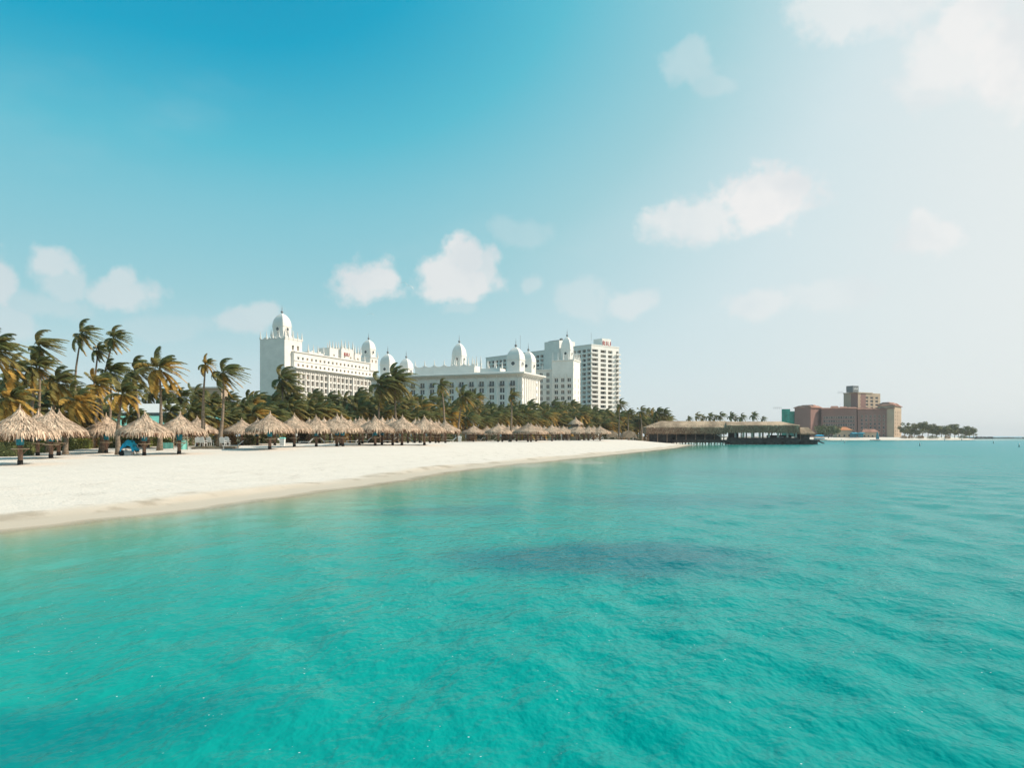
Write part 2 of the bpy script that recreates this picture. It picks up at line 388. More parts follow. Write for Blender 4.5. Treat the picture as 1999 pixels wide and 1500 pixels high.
fl = t.math('MULTIPLY', fl, t.smooth(S, 1.5, 9.0))
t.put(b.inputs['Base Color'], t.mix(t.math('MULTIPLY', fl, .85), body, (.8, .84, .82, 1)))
bn = t.new('ShaderNodeBump'); bn.inputs['Strength'].default_value = 1.0; bn.inputs['Distance'].default_value = 1.0
t.put(bn.inputs['Height'], h); t.put(b.inputs['Normal'], bn.outputs[0])
tr = t.new('ShaderNodeBsdfTransparent'); msx = t.new('ShaderNodeMixShader')
t.put(msx.inputs[0], t.smooth(S, -0.15, 1.5, .12, 1.0)); t.l.new(tr.outputs[0], msx.inputs[1]); t.l.new(b.outputs[0], msx.inputs[2])
t.l.new(msx.outputs[0], t.n['Material Output'].inputs[0])
Xg, Yg, rr = fan_grid(760, 620, -1.25, 1.5)
dg = signed(Xg, Yg)
Zg = np.zeros_like(Xg)
cell = rr[:, None] * np.ones_like(Xg) * (2.75 / 620) + 0.0
rcell = rr[:, None] * 0.0109
rw = random.Random(5)
amp_f = sstep((dg - 0.5) / 45.0) * 0.86 + 0.14 * sstep(dg / 6.0)
for k in range(46):
    lam = 0.42 * (8.5 ** (k / 45.0))
    th = rw.gauss(0.0, 0.50); a = 0.0088 * lam ** 0.55 * rw.uniform(.5, 1.2)
    kx, ky = 2 * pi / lam * cos(th), 2 * pi / lam * sin(th)
    fade = np.clip((lam / (rcell * 2.6)) - 1.0, 0, 1)
    ph = kx * Xg + ky * Yg + rw.uniform(0, 6.28) + 0.7 * np.sin(Yg * .21 + k) + .5 * np.sin(Xg * .17 - k)
    Zg += a * fade * amp_f * (np.sin(ph) + 0.28 * np.cos(2 * ph))
Zg = np.where(dg < 0.4, Zg * 0.2, Zg)
keep = dg > -0.6
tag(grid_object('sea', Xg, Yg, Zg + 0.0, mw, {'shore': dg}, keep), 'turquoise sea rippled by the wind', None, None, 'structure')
# ------------------------------------------------------------------ buildings
WIN = {}
def window_mesh(w, h, bars, glass, fr=0.10, rail=False):
    key = (round(w, 2), round(h, 2), bars, glass, rail)
    if key in WIN: return WIN[key]
    b = MB(); b.box(-w/2, w/2, .06, .10, 0, h, 1)
    for x in (-w/2, w/2 - fr): b.box(x, x + fr, 0, .06, 0, h, 0)
    b.box(-w/2 + fr, w/2 - fr, 0, .06, h - fr, h, 0); b.box(-w/2 + fr, w/2 - fr, 0, .06, 0, fr, 0)
    for k in range(bars):
        x = -w/2 + w * (k + 1) / (bars + 1); b.box(x - .13, x + .13, -.02, .06, fr, h - fr, 0)
    WIN[key] = b.mesh('window', ['white_trim', glass]); return WIN[key]
def block(root, name, x0, x1, y0, y1, z0, z1, mat, front=None, right=None, depth=0.35, glasses=('glass',), bars=0, rng=None, see=None, top=True, loc=None):
    """a walled block in the thing's own axes; openings cut through its front (-y) and right (+x) walls, a window set back in each"""
    rng = rng or random.Random(3)
    mb = MB(); wins = []
    def wall(side, cols, rows, dep):
        if side == 'f':
            P = lambda a, z, d=0: (a, y0 + d, z); lo, hi = x0, x1
        else:
            P = lambda a, z, d=0: (x1 - d, a, z); lo, hi = y0, y1
        xs = sorted({lo, hi} | {v for c in cols for v in c}); zs = sorted({z0, z1} | {v for r in rows for v in r})
        cs = {tuple(c) for c in cols}; rs = {tuple(r) for r in rows}
        for a, bb in zip(xs[:-1], xs[1:]):
            oc = (a, bb) in cs
            if not oc:
                mb.face([P(a, z0), P(bb, z0), P(bb, z1), P(a, z1)]); continue
            for c, d in zip(zs[:-1], zs[1:]):
                if (c, d) in rs:
                    mb.face([P(a, c), P(a, c, dep), P(a, d, dep), P(a, d)]); mb.face([P(bb, c, dep), P(bb, c), P(bb, d), P(bb, d, dep)])
                    mb.face([P(a, c), P(bb, c), P(bb, c, dep), P(a, c, dep)]); mb.face([P(a, d, dep), P(bb, d, dep), P(bb, d), P(a, d)])
                    wins.append((side, a, bb, c, d, dep))
                else: mb.face([P(a, c), P(bb, c), P(bb, d), P(a, d)])
    if front: wall('f', front[0], front[1], front[2] if len(front) > 2 else depth)
    else: mb.face([(x0,y0,z0),(x1,y0,z0),(x1,y0,z1),(x0,y0,z1)])
    if right: wall('r', right[0], right[1], right[2] if len(right) > 2 else depth)
    else: mb.face([(x1,y0,z0),(x1,y1,z0),(x1,y1,z1),(x1,y0,z1)])
    mb.face([(x1,y1,z0),(x0,y1,z0),(x0,y1,z1),(x1,y1,z1)]); mb.face([(x0,y1,z0),(x0,y0,z0),(x0,y0,z1),(x0,y1,z1)])
    if top: mb.face([(x0,y0,z1),(x1,y0,z1),(x1,y1,z1),(x0,y1,z1)])
    o = mb.build(name, mat, root)
    for side, a, bb, c, d, dep in wins:
        gl = rng.choice(glasses)
        me = window_mesh(bb - a, d - c, bars if side == 'f' else 0, gl)
        if side == 'f': put(me, 'window', o, ((a + bb) / 2, y0 + dep - .04, c))
        else: put(me, 'window', o, (x1 - dep + .04, (a + bb) / 2, c), pi / 2)
    return o
def evenly(a, b, n, w): 
    p = (b - a) / n; return [(a + p * (i + .5) - w / 2, a + p * (i + .5) + w / 2) for i in range(n)]
def storeys(top, n, pitch, h): return [(top - i * pitch - h, top - i * pitch) for i in range(n)]
def cornice(root, name, x0, x1, y0, y1, z, out, drop, th=0.5, mat='white_trim', brackets=None):
    mb = MB()
    ring = lambda o_, zz: [(x0 - o_, y0 - o_, zz), (x1 + o_, y0 - o_, zz), (x1 + o_, y1 + o_, zz), (x0 - o_, y1 + o_, zz)]
    mb.loft([ring(.02, z - drop), ring(out * .35, z - drop * .55), ring(out, z - .02), ring(out, z + th), ring(out - .3, z + th + .1)])
    c = mb.build(name, mat, root)
    if brackets:
        bm = MB(); bm.loft([[(-.2, .05, -drop - .9), (.2, .05, -drop - .9), (.2, 0.1, -drop - .9), (-.2, .1, -drop - .9)], [(-.2, -out * .75, -.1), (.2, -out * .75, -.1), (.2, .1, -.1), (-.2, .1, -.1)]])
        me = bm.mesh('bracket', [mat])
        for x in brackets[0]: put(me, 'bracket', c, (x, y0, z))
        for y in brackets[1]: put(me, 'bracket', c, (x1, y, z), pi / 2)
    return c
SPIKE = MB(); SPIKE.loft([[(sx_*r, sy_*r, z) for sx_, sy_ in ((-1,-1),(1,-1),(1,1),(-1,1))] for r, z in ((.42,-.9),(.42,.1),(.5,.15),(.5,.4),(.3,.5),(.22,2.0),(.05,4.2))])
spike_me = SPIKE.mesh('pinnacle', ['white_trim'])
def spikes(parent, pts, sc=1.0):
    for x, y, z in pts: put(spike_me, 'pinnacle', parent, (x, y, z), 0, sc)
def dome(root, cx, cy, half, zb, zs, zt, oc=True, mat='white'):
    N = 14; rings = []
    def sq(w, z):
        k = .93
        return [(cx+w,cy-w*k,z),(cx+w,cy+w*k,z),(cx+w*k,cy+w,z),(cx-w*k,cy+w,z),(cx-w,cy+w*k,z),(cx-w,cy-w*k,z),(cx-w*k,cy-w,z),(cx+w*k,cy-w,z)]
    mb = MB()
    rings = [sq(half * .96, zb), sq(half * .99, zs - .55), sq(half * 1.05, zs - .5), sq(half * 1.05, zs - .15), sq(half, zs - .1)]
    for k in range(1, N + 1):
        q = k / N; rings.append(sq(half * max(.03, (1 - q ** 2.15) ** .72), zs + (zt - zs) * q))
    mb.loft(rings); o = mb.build('dome', mat, root)
    f = MB(); r = half * .09 + .12
    f.lathe([(r*.5, zt - .3), (r*.6, zt + .1), (r*1.5, zt + .5), (r*1.6, zt + .8), (r*1.2, zt + 1.15), (.14, zt + 1.35), (.10, zt + 2.1), (.22, zt + 2.3), (.09, zt + 2.5), (.03, zt + 4.2)], 8, (cx, cy)); f.build('finial', 'metal', o)
    if oc:
        zo = zb + (zs - zb) * .62
        me = MB()
        n = 16
        for r0, r1, y, mi in ((half*.27, 0.0, -.10, 1),):
            me.face([(r0*cos(2*pi*j/n), y, r0*sin(2*pi*j/n)) for j in range(n)], 1)
        ra, rb = half * .27, half * .38
        for j in range(n):
            a, b_ = 2*pi*j/n, 2*pi*(j+1)/n
            me.face([(ra*cos(a), -.10, ra*sin(a)), (ra*cos(a), -.2, ra*sin(a)), (ra*cos(b_), -.2, ra*sin(b_)), (ra*cos(b_), -.10, ra*sin(b_))])
            me.face([(ra*cos(a), -.2, ra*sin(a)), (rb*cos(a), -.2, rb*sin(a)), (rb*cos(b_), -.2, rb*sin(b_)), (ra*cos(b_), -.2, ra*sin(b_))])
            me.face([(rb*cos(a), -.2, rb*sin(a)), (rb*cos(a), .1, rb*sin(a)), (rb*cos(b_), .1, rb*sin(b_)), (rb*cos(b_), -.2, rb*sin(b_))])
        m_ = me.mesh('round_window', [mat, 'glass'])
        put(m_, 'round_window', o, (cx, cy - half, zo)); put(m_, 'round_window', o, (cx + half, cy, zo), pi/2)
    return o
TH = atan2(-.383, .924)
def local(root_xy, th, px, Y):
    """local coordinates of the point seen at bearing px and distance Y"""
    x, y = wx(px, Y) - root_xy[0], Y - root_xy[1]
    return (x * cos(th) + y * sin(th), -x * sin(th) + y * cos(th))

# ---- front wing: shaded facade with paired windows, lit end wall, five domes
O = (wx(1018, 350), 350.0)
fw = empty('hotel_wing', (O[0], O[1], 0), TH, 'long white hotel wing with paired dark windows and wide eaves, facing the palapas', 'hotel')
EH = 31.6
pitch = 5.22
cols = [(-3.1 - pitch * i - 2.45, -3.1 - pitch * i) for i in range(15)]
rows = storeys(EH - 3.1, 9, 3.2, 2.3)
fwall = block(fw, 'wall', -80, 0, 0, 24.5, 0, EH, 'white', (cols, rows, .4), ([(1.2, 2.3), (19.6, 20.7)], storeys(EH - 3.2, 9, 3.2, 1.7), .3), bars=1, glasses=('glass', 'glass', 'glass_mid', 'glass'), rng=random.Random(2))
pm = MB(); pm.box(-.45, .45, -.28, 0, 0, EH - 1.4); pmesh = pm.mesh('pilaster', ['white'])
for i in range(15): put(pmesh, 'pilaster', fw, (-3.2 - pitch * i + 1.5, 0, 0))
for y in (.5, 4.2, 6.9, 9.6, 12.3, 15.0, 17.7, 22.6): put(pmesh, 'pilaster', fw, (0, y, 0), pi / 2, (.7, 1.3, 1))
cornice(fw, 'eaves', -80, 0, 0, 24.5, EH, 2.3, 1.5, .55, 'white_trim', ([-1.7 - pitch * i for i in range(15)], [.5, 4.2, 6.9, 9.6, 12.3, 15.0, 17.7, 22.6]))
bal = MB(); bal.box(-1.3, 1.3, -.75, 0, -.22, -.06); bal.box(-1.3, 1.3, -.75, -.68, .78, .86)
for k in range(11): bal.box(-1.28 + k * .25, -1.22 + k * .25, -.75, -.69, -.06, .78)
bal_me = bal.mesh('balcony', ['metal'])
for a, bb in cols: put(bal_me, 'balcony', fw, ((a + bb) / 2, 0, rows[0][0] + .12))
def domefw(px, Y, wpx, ybase, yspring, ytop, root=fw, org=O, th=TH, vis=1.31, oc=True):
    a, bb = local(org, th, px, Y); half = wpx / FPX * Y / vis / 2
    return dome(root, a, bb, half, wz(ybase, Y), wz(yspring, Y), wz(ytop, Y), oc)
domefw(1007.5, 359, 37, 726, 702, 678)
domefw(1032, 384, 31, 730, 707, 686)
domefw(757.5, 389, 32, 738, 712, 691, vis=1.42)
domefw(793.5, 398, 29, 738, 718, 700, vis=1.42)
domefw(897, 385, 30, 716, 694, 670, vis=1.38)
# roof house behind the eaves with scalloped parapet
rh = [local(O, TH, px_, 372 if px_ > 880 else 384) for px_ in (816, 932)]
ax0, ax1 = rh[0][0], rh[1][0]
ay = 9.0; zt_ = wz(714, 368)
att = block(fw, 'roof_house', ax0, ax1, ay, ay + 9, EH, zt_, 'white')
sc_ = MB(); nseg = 6; segw = (ax1 - ax0) / nseg
for i in range(nseg):
    for k in range(8):
        u0, u1 = k / 8, (k + 1) / 8; h = lambda u: 1.1 * (2 * u - 1) ** 2 + .1
        xa, xb = ax0 + segw * (i + u0), ax0 + segw * (i + u1)
        sc_.loft([[(xa, ay - .1, zt_), (xa, ay + .35, zt_), (xa, ay + .35, zt_ + h(u0)), (xa, ay - .1, zt_ + h(u0))], [(xb, ay - .1, zt_), (xb, ay + .35, zt_), (xb, ay + .35, zt_ + h(u1)), (xb, ay - .1, zt_ + h(u1))]])
sc_.build('scalloped_parapet', 'white', fw)
spikes(fw, [(ax0 + segw * i, ay + .1, zt_ + .3) for i in range(nseg + 1)], .8)
spikes(fw, [(ax0 + segw * (3.1 + .42 * i), ay + 7, zt_ + 1.4) for i in range(8)], .95)
# small gabled roof house towards the right end with its own spires
rb_ = [local(O, TH, px_, 368) for px_ in (940, 985)]
block(fw, 'roof_house', rb_[0][0], rb_[1][0], 8, 15, EH, wz(720, 366), 'white')
spikes(fw, [(rb_[0][0] + .5 + i * 1.9, 8.2 + (i % 2) * 3, wz(720, 366) + .6) for i in range(6)], .8)
pp = MB(); pp.box(-78, -1, .6, 1.0, EH + .5, EH + 1.3); pp.box(-1.2, -.8, 1.0, 24, EH + .5, EH + 1.3); pp.build('roof_edge', 'white', fw)

# ---- left wing with the tall tower
P1 = (wx(578, 380), 380.0)
TL = TH                                        # same axes: local y runs away from the camera, the long facade is the right wall
lw = empty('hotel_wing', (P1[0], P1[1], 0), TL, 'sunlit white hotel wing with roof spires, joined to the tallest domed tower', 'hotel')
H1 = 36.6
yc = evenly(.5, 75, 20, 2.15)
block(lw, 'wall', -15, 0, 0, 75, 0, H1, 'white', None, (yc, storeys(H1 - 2.4, 10, 3.25, 2.4), .9), glasses=('glass_mid', 'glass', 'glass_mid', 'loggia'), rng=random.Random(4))
pv = MB(); pv.box(-.3, .3, -.32, 0, 0, H1 - 1.2); pvm = pv.mesh('pilaster', ['white'])
for k in range(21): put(pvm, 'pilaster', lw, (0, .5 + 74.5 / 20 * k, 0), pi / 2)
for k in (7, 13): 
    q = MB(); q.box(0, .7, .5 + 74.5/20*k - .6, .5 + 74.5/20*k + .6, 0, H1 - 1.2); q.build('buttress', 'white', lw)
cornice(lw, 'eaves', -15, 0, 0, 75, H1, 1.7, 1.3, .45, 'white_trim', ([-13.5, -10, -6.5, -3], [.5 + 74.5 / 20 * (k + .5) for k in range(20)]))
uz = 45.0
up = block(lw, 'upper_wall', -14, -2.2, 1.5, 75, H1 + .3, uz, 'white', None, (evenly(3, 75, 20, 1.5), [(H1 + 1.1, H1 + 2.7), (H1 + 4.9, H1 + 6.2)], .45), glasses=('glass_mid', 'glass', 'loggia'), rng=random.Random(5))
bd = MB(); bd.box(-2.2, -1.9, 1.5, 75, H1 + 4.0, H1 + 4.35); bd.box(-14.2, -1.7, 1.3, 75.2, uz, uz + .5); bd.build('string_course', 'white_trim', lw)
para = MB(); para.box(-1.5, -1.2, .6, 75, H1 + .5, H1 + 1.3); para.build('terrace_parapet', 'white', lw)
def lwy(px, off=-2.2):
    """distance along the wing at bearing px, on the line x=off"""
    best = min(range(0, 760), key=lambda i: abs((lambda X, Y: X / Y)(P1[0] + off * cos(TL) - i / 10 * sin(TL), P1[1] + off * sin(TL) + i / 10 * cos(TL)) - (px - 1000) / FPX)); return best / 10
def lwz(py, px, off=-2.2):
    i = lwy(px, off); return wz(py, P1[1] + off * sin(TL) + i * cos(TL))
# spired roof houses
for pa, pb, pt, sn_ in ((602, 632, 690, (602, 612, 621, 632)), (643, 660, 681, (644, 650, 656, 661)), (666, 690, 682, (667, 674, 681, 689)), (692, 704, 692, (693, 699, 704))):
    ya_, yb_ = lwy(pa), lwy(pb); zt2 = lwz(pt, (pa + pb) / 2)
    rhs = block(lw, 'roof_house', -9, -1.9, ya_, yb_, uz, zt2 + .2, 'white', None, (evenly(ya_, yb_, 2 if pb - pa > 20 else 1, 1.4), [(uz - 0 + .8, uz + 2.0)], .3), glasses=('loggia', 'curtain'), rng=random.Random(int(pa)))
    spikes(lw, [(-2.1, min(lwy(p), 74), zt2 + .6) for p in sn_], 1.0 if pa > 660 else .85)
    spikes(lw, [(-8.8, yb_, zt2 + .6)], .85)
spikes(lw, [(-2.1, lwy(p), uz + 1.0) for p in (694, 700, 712, 722, 731, 739)], .9)
# red letters on the tallest roof house
def text_obj(parent, body, size, loc, rz, mat='red', depth=.12, name='lettering'):
    cu = bpy.data.curves.new(name, 'FONT'); cu.body = body; cu.size = size; cu.extrude = depth; cu.align_x = 'CENTER'; cu.align_y = 'CENTER'; cu.offset = 0; cu.space_character = 1.15
    o = bpy.data.objects.new('tmp', cu); COL.objects.link(o)
    dg_ = bpy.context.evaluated_depsgraph_get(); me = bpy.data.meshes.new_from_object(o.evaluated_get(dg_))
    bpy.data.objects.remove(o); me.name = name
    me.materials.clear(); me.materials.append(M[mat])
    ob = put(me, name, parent, loc); ob.rotation_euler = (pi / 2, 0, rz); return ob
yl = lwy(678)
lt = text_obj(lw, 'RIU', 2.7, (-1.72, lwy(677, -1.9), lwz(693, 677)), pi / 2); lt.scale = (1.15, 1, 1)
# second tower with dome on the wing
Yt = 428
hf = 30 / FPX * Yt / 1.4 / 2
ta = -1.6 - hf * 1.25; tb = lwy(720, ta)
block(lw, 'tower', ta - hf * 1.25, ta + hf * 1.25, tb - hf * 1.25, tb + hf * 1.25, uz - 4, wz(692, Yt), 'white', None, ([(tb - 2.6, tb - 1.2), (tb + 1.2, tb + 2.6)], [(uz + .8, uz + 2.4)], .3), glasses=('loggia',))
cornice(lw, 'tower_cornice', ta - hf * 1.25, ta + hf * 1.25, tb - hf * 1.25, tb + hf * 1.25, wz(692, Yt), .3, .3, .3)
dome(lw, ta, tb, hf, wz(692, Yt), wz(673, Yt), wz(654, Yt))
spikes(lw, [(ta + i * hf * 1.25, tb + j * hf * 1.25, wz(692, Yt) + .8) for i in (-1, 1) for j in (-1, 1)], .8)
# tall tower at the near end
TZ = wz(664, 385)
ox, oy = local(P1, TL, 556, 378)
tw = block(lw, 'tower', ox - 15.2, ox, oy, oy + 13.5, 0, TZ, 'white', None, ([(oy + 5.6, oy + 7.2), (oy + 9.6, oy + 11.2)], [(TZ - 5.2, TZ - 2.8), (TZ - 9.4, TZ - 6.8), (TZ - 13.2, TZ - 10.8)], .7), glasses=('loggia', 'glass_mid'), rng=random.Random(9))
tp = MB()
for i in range(5):
    for k in range(6):
        u0, u1 = k / 6, (k + 1) / 6; h = lambda u: .9 * (2 * u - 1) ** 2 + .1
        xa, xb = ox - 15.2 + 3.04 * (i + u0), ox - 15.2 + 3.04 * (i + u1)
        tp.loft([[(xa, oy - .1, TZ), (xa, oy + .3, TZ), (xa, oy + .3, TZ + h(u0)), (xa, oy - .1, TZ + h(u0))], [(xb, oy - .1, TZ), (xb, oy + .3, TZ), (xb, oy + .3, TZ + h(u1)), (xb, oy - .1, TZ + h(u1))]])
tp.box(ox - .3, ox + .1, oy + .35, oy + 13.5, TZ, TZ + .8)
tp.build('scalloped_parapet', 'white', lw)
dc = local(P1, TL, 551, 388); dh = 37 / FPX * 388 / 1.41 / 2
block(lw, 'lantern', dc[0] - dh * 1.12, dc[0] + dh * 1.12, dc[1] - dh * 1.12, dc[1] + dh * 1.12, TZ, TZ + 2.4, 'white')
dome(lw, dc[0], dc[1], dh, TZ + 2.4, wz(637, 388), wz(612, 388))
spikes(lw, [(ox - 15.0 + 3.8 * i, oy + .2, TZ + .6) for i in range(5)] + [(ox - .1, oy + 3.4 * i, TZ + .6) for i in range(5)], .85)
spikes(lw, [(dc[0] + i * dh * 1.1, dc[1] + j * dh * 1.1, TZ + 2.6) for i in (-1, 0, 1) for j in (-1, 1)] + [(dc[0] + dh * 1.1, dc[1], TZ + 2.6)], .75)
cr = MB(); cr.box(ox - 19.5, ox - 15.22, oy + 5, oy + 6.5, wz(717, 385), wz(713, 385)); cr.box(ox - 17, ox - 15.22, oy + 5, oy + 6, wz(714, 385), wz(707, 385)); cr.box(ox - 16.2, ox - 15.22, oy + 4.6, oy + 5.4, wz(719, 385), wz(695, 385)); cr.build('maintenance_gantry', 'metal', lw)

# ---- right wing
O3 = (wx(1120.5, 392), 392.0)
rw_ = empty('hotel_wing', (O3[0], O3[1], 0), TH, 'cream banded hotel wing with one dome, just left of the modern slab', 'hotel')
H3 = wz(723, 398); H3t = wz(704.5, 394)
pt3 = 3.62
c3 = [(-1.6 - pt3 * 1.06 * i - 1.75, -1.6 - pt3 * 1.06 * i) for i in range(6)]
r3 = [(H3 - 3.3 - 3.12 * i, H3 - 1.35 - 3.12 * i) for i in range(10)]
block(rw_, 'wall', -32, -11.6, 0, 12, 0, H3, 'white', (evenly(-31, -12.2, 5, 1.8), r3, .45), None, bars=1, glasses=('glass', 'glass', 'glass_mid'), rng=random.Random(7))
block(rw_, 'tower', -11.6, 0, -.6, 11, 0, H3t, 'white', (evenly(-11, -.6, 3, 1.9), [(H3t - 6.0, H3t - 3.9)] + r3, .55), ([(1.8, 2.5), (7.4, 8.1)], [(H3t - 6.0, H3t - 4.4)] + r3, .3), bars=1, glasses=('glass', 'glass_mid', 'glass_mid'), rng=random.Random(8))
sc3 = MB()
for r in r3[::1]: sc3.box(-32.1, .12, -.75, -.605, r[0] - .55, r[0] - .25) if 0 else sc3.box(-11.7, .12, -.82, -.6, r[0] - .6, r[0] - .25)
for r in r3: sc3.box(-32, -11.72, -.2, 0, r[0] - .6, r[0] - .25)
sc3.build('string_course', 'white_trim', rw_)
for x in (-11.4, -7.9, -4.0, -.3):
    q = MB(); q.box(x - .3, x + .3, -.95, -.6, 0, H3t - 6.6); q.build('pilaster', 'white_trim', rw_)
cornice(rw_, 'cornice', -32, -11.8, 0, 12, H3, .5, .4, .4)
cornice(rw_, 'cornice', -11.6, 0, -.6, 11, H3t, .4, .4, .4)
a, bb = local(O3, TH, 1107.6, 398); hf = 25 / FPX * 398 / 1.27 / 2
dome(rw_, a, bb, hf, H3t + .3, wz(683, 398), wz(658, 398))
spikes(rw_, [(-11.2 + 2.8 * i, -.3, H3t + 1.0) for i in range(5)] + [(-.2, 2.5 + 2.6 * i, H3t + 1.0) for i in range(4)], .85)
spikes(rw_, [(-12.2 - 4.9 * i, .2, H3 + .8) for i in range(3)], .7)

# ---- modern tower behind
O4 = (wx(1155, 500), 500.0); T4 = atan2(-.77, .64)
mt = empty('hotel_tower', (O4[0], O4[1], 0), T4, 'tall modern white hotel slab with open balconies and a rooftop sign in red letters', 'hotel')
HZ = wz(674, 500); p4 = 3.03
rws = [(HZ - 4.4 - p4 * i, HZ - 2.45 - p4 * i) for i in range(18)]
fc = [(-3.9 - 4.6 * i, -.5 - 4.6 * i) for i in range(24)]
vis_cols = [c for c in fc if (-22 < c[0]) or (-56 < c[0] < -36) or c[0] < -82]
block(mt, 'wall', -112, 0, 0, 26.4, 0, HZ, 'white', (vis_cols, rws, 1.3), ([(.35, 6.3), (8.6, 13.8), (15.7, 20.0), (23.6, 26.0)], rws, 1.4), glasses=('glass', 'glass_mid', 'curtain', 'glass_mid'), rng=random.Random(12))
bp = MB(); bp.box(-4.0, .5, -.55, -.02, 0, .95); bp.box(.02, .55, 0.0, 6.5, 0, .95); bpm = bp.mesh('balcony', ['white_trim'])
for r in rws: put(bpm, 'balcony', mt, (0, 0, r[0] - .75))
bs = MB(); bs.box(.02, 1.7, 22.4, 26.4, 0, .25); bs.box(1.45, 1.7, 22.4, 26.4, .25, 1.05); bsm = bs.mesh('balcony', ['white_trim'])
for r in rws: put(bsm, 'balcony', mt, (0, 0, r[0] - .75))
rp = MB(); rp.box(-112.2, .2, -.2, .2, HZ, HZ + .7); rp.box(-.2, .2, .2, 26.6, HZ, HZ + .7); rp.build('roof_parapet', 'white_trim', mt)
def mtx(px, y=0):
    best = min(range(0, 1200), key=lambda i: abs((O4[0] - i/10*cos(T4) - y*sin(T4)) / (O4[1] - i/10*sin(T4) + y*cos(T4)) - (px - 1000)/FPX)); return -best / 10
x0_, x1_ = mtx(1065), mtx(1094)
block(mt, 'plant_room', x0_, x1_, -.8, 14, 0, wz(673.5, 548), 'white')
q = MB(); q.box(x0_ + 1, x1_ - 4, 2, 8, wz(673.5, 548), wz(671, 548)); q.lathe([(1.2, wz(671, 548)), (1.2, wz(668.5, 548)), (.2, wz(667.5, 548))], 8, (x0_ + 12, 4)); q.build('roof_tank', 'metal', mt)
def mty(px, x=0):
    best = min(range(0, 300), key=lambda i: abs((O4[0] + x*cos(T4) - i/10*sin(T4)) / (O4[1] + x*sin(T4) + i/10*cos(T4)) - (px - 1000)/FPX)); return best / 10
ya_, yb_ = mty(1176, -1.5), mty(1193, -1.5)
block(mt, 'sign_block', -9.5, -1.5, ya_, yb_, HZ, wz(660.5, 508), 'white')
lt = text_obj(mt, 'RIU', 4.4, (-1.36, (ya_ + yb_) / 2, wz(671.2, 508) + .2), pi / 2); lt.scale = (1.12, 1, 1)
am = MB(); am.tube([(-30, 3, HZ), (-30, 3, HZ + 3.5)], .12, 5); am.tube([(-6, 6, HZ + 4), (-6, 6, HZ + 9)], .08, 5); am.tube([(-75, 3, HZ), (-75, 3, HZ + 14)], .1, 5); am.build('antenna', 'metal', mt)

# ---- low house with flat roof seen between the palms
lh = empty('house', (wx(374, 240), 240, gz(wx(374, 240), 240)), 0, 'low beige house with flat roof, half hidden by palms left of the tall tower', 'house')
block(lh, 'wall', 0, 9.4, 0, 6, 0, wz(757, 240) - 2, 'beige', (evenly(0, 9.4, 3, 1.4), [(3, 4.6), (7, 8.6), (11, 12.6)], .25))
q = MB(); q.box(-.5, 9.9, -.5, 6.5, wz(757, 240) - 2, wz(754.5, 240) - 2); q.build('roof', 'white_trim', lh)

# ---- beach restaurant with white hipped roof and mint awnings
def hip(mb, x0, x1, y0, y1, z0, z1, ins, mi=0, th=.25):
    mb.loft([[(x0,y0,z0-th),(x1,y0,z0-th),(x1,y1,z0-th),(x0,y1,z0-th)], [(x0,y0,z0),(x1,y0,z0),(x1,y1,z0),(x0,y1,z0)], [(x0+ins,(y0+y1)/2-.15,z1),(x1-ins,(y0+y1)/2-.15,z1),(x1-ins,(y0+y1)/2+.15,z1),(x0+ins,(y0+y1)/2+.15,z1)]], mi)
Yr = 112; g0 = gz(wx(280, Yr), Yr)
br = empty('restaurant', (wx(216, Yr), Yr, g0), 0, 'low beach restaurant with white hipped roof over mint green awnings behind the palapas', 'restaurant')
wdt = wx(352, Yr) - wx(216, Yr); zr0, zr1 = wz(806, Yr) - g0, wz(787, Yr) - g0
q = MB(); hip(q, 0, wdt, -.5, 6, zr0, zr1, 2.0); q.build('roof', 'plain_white', br)
q = MB(); q.box(-.05, wdt + .05, -.62, -.5, zr0 - .45, zr0 - .05); q.build('fascia', 'metal', br)
q = MB(); q.loft([[(.3,-.6,zr0-.5),(wdt-.3,-.6,zr0-.5),(wdt-.3,-.5,zr0-.5),(.3,-.5,zr0-.5)], [(0,-2.2,zr0-1.9),(wdt,-2.2,zr0-1.9),(wdt,-2.1,zr0-1.95),(0,-2.1,zr0-1.95)]]); q.build('awning', 'mint', br)
block(br, 'wall', .4, wdt - .4, .2, 5.5, 0, zr0 - .3, 'white', (evenly(.6, wdt - .6, 5, 1.3), [(.9, 2.2)], .2))
for k in range(6):
    q = MB(); q.box(-.07, .07, -.07, .07, 0, zr0 - 1.9); q.build('post', 'white_trim', br, loc=(.3 + (wdt - .6) * k / 5, -2.1, 0))
Yr = 118; g0 = gz(wx(205, Yr), Yr)
b2 = empty('restaurant', (wx(184, Yr), Yr, g0), 0, 'small white roofed beach bar at the far left, left of the hipped restaurant', 'beach bar')
wd2 = wx(228, Yr) - wx(184, Yr)
q = MB(); q.loft([[(0,0,wz(805,Yr)-g0-.35),(wd2,0,wz(800,Yr)-g0-.35),(wd2,4,wz(800,Yr)-g0-.35),(0,4,wz(805,Yr)-g0-.35)], [(0,0,wz(802,Yr)-g0),(wd2,0,wz(795,Yr)-g0),(wd2,4,wz(795,Yr)-g0),(0,4,wz(802,Yr)-g0)]]); q.build('roof', 'plain_white', b2)
block(b2, 'wall', .3, wd2 - .3, .6, 3.6, 0, wz(805, Yr) - g0 - .4, 'white', (evenly(.3, wd2 - .3, 2, 1.0), [(1.2, 2.3)], .2))
q = MB(); q.box(.4, wd2 - .4, .35, .55, 1.9, 2.7); q.build('awning', 'mint', b2)
Yr = 116; g0 = gz(wx(400, Yr), Yr)
b3 = empty('beach_hut', (wx(369, Yr), Yr, g0), 0, 'open beach hut with mint green roof behind the slender palm', 'hut')
wd3 = wx(427, Yr) - wx(369, Yr)
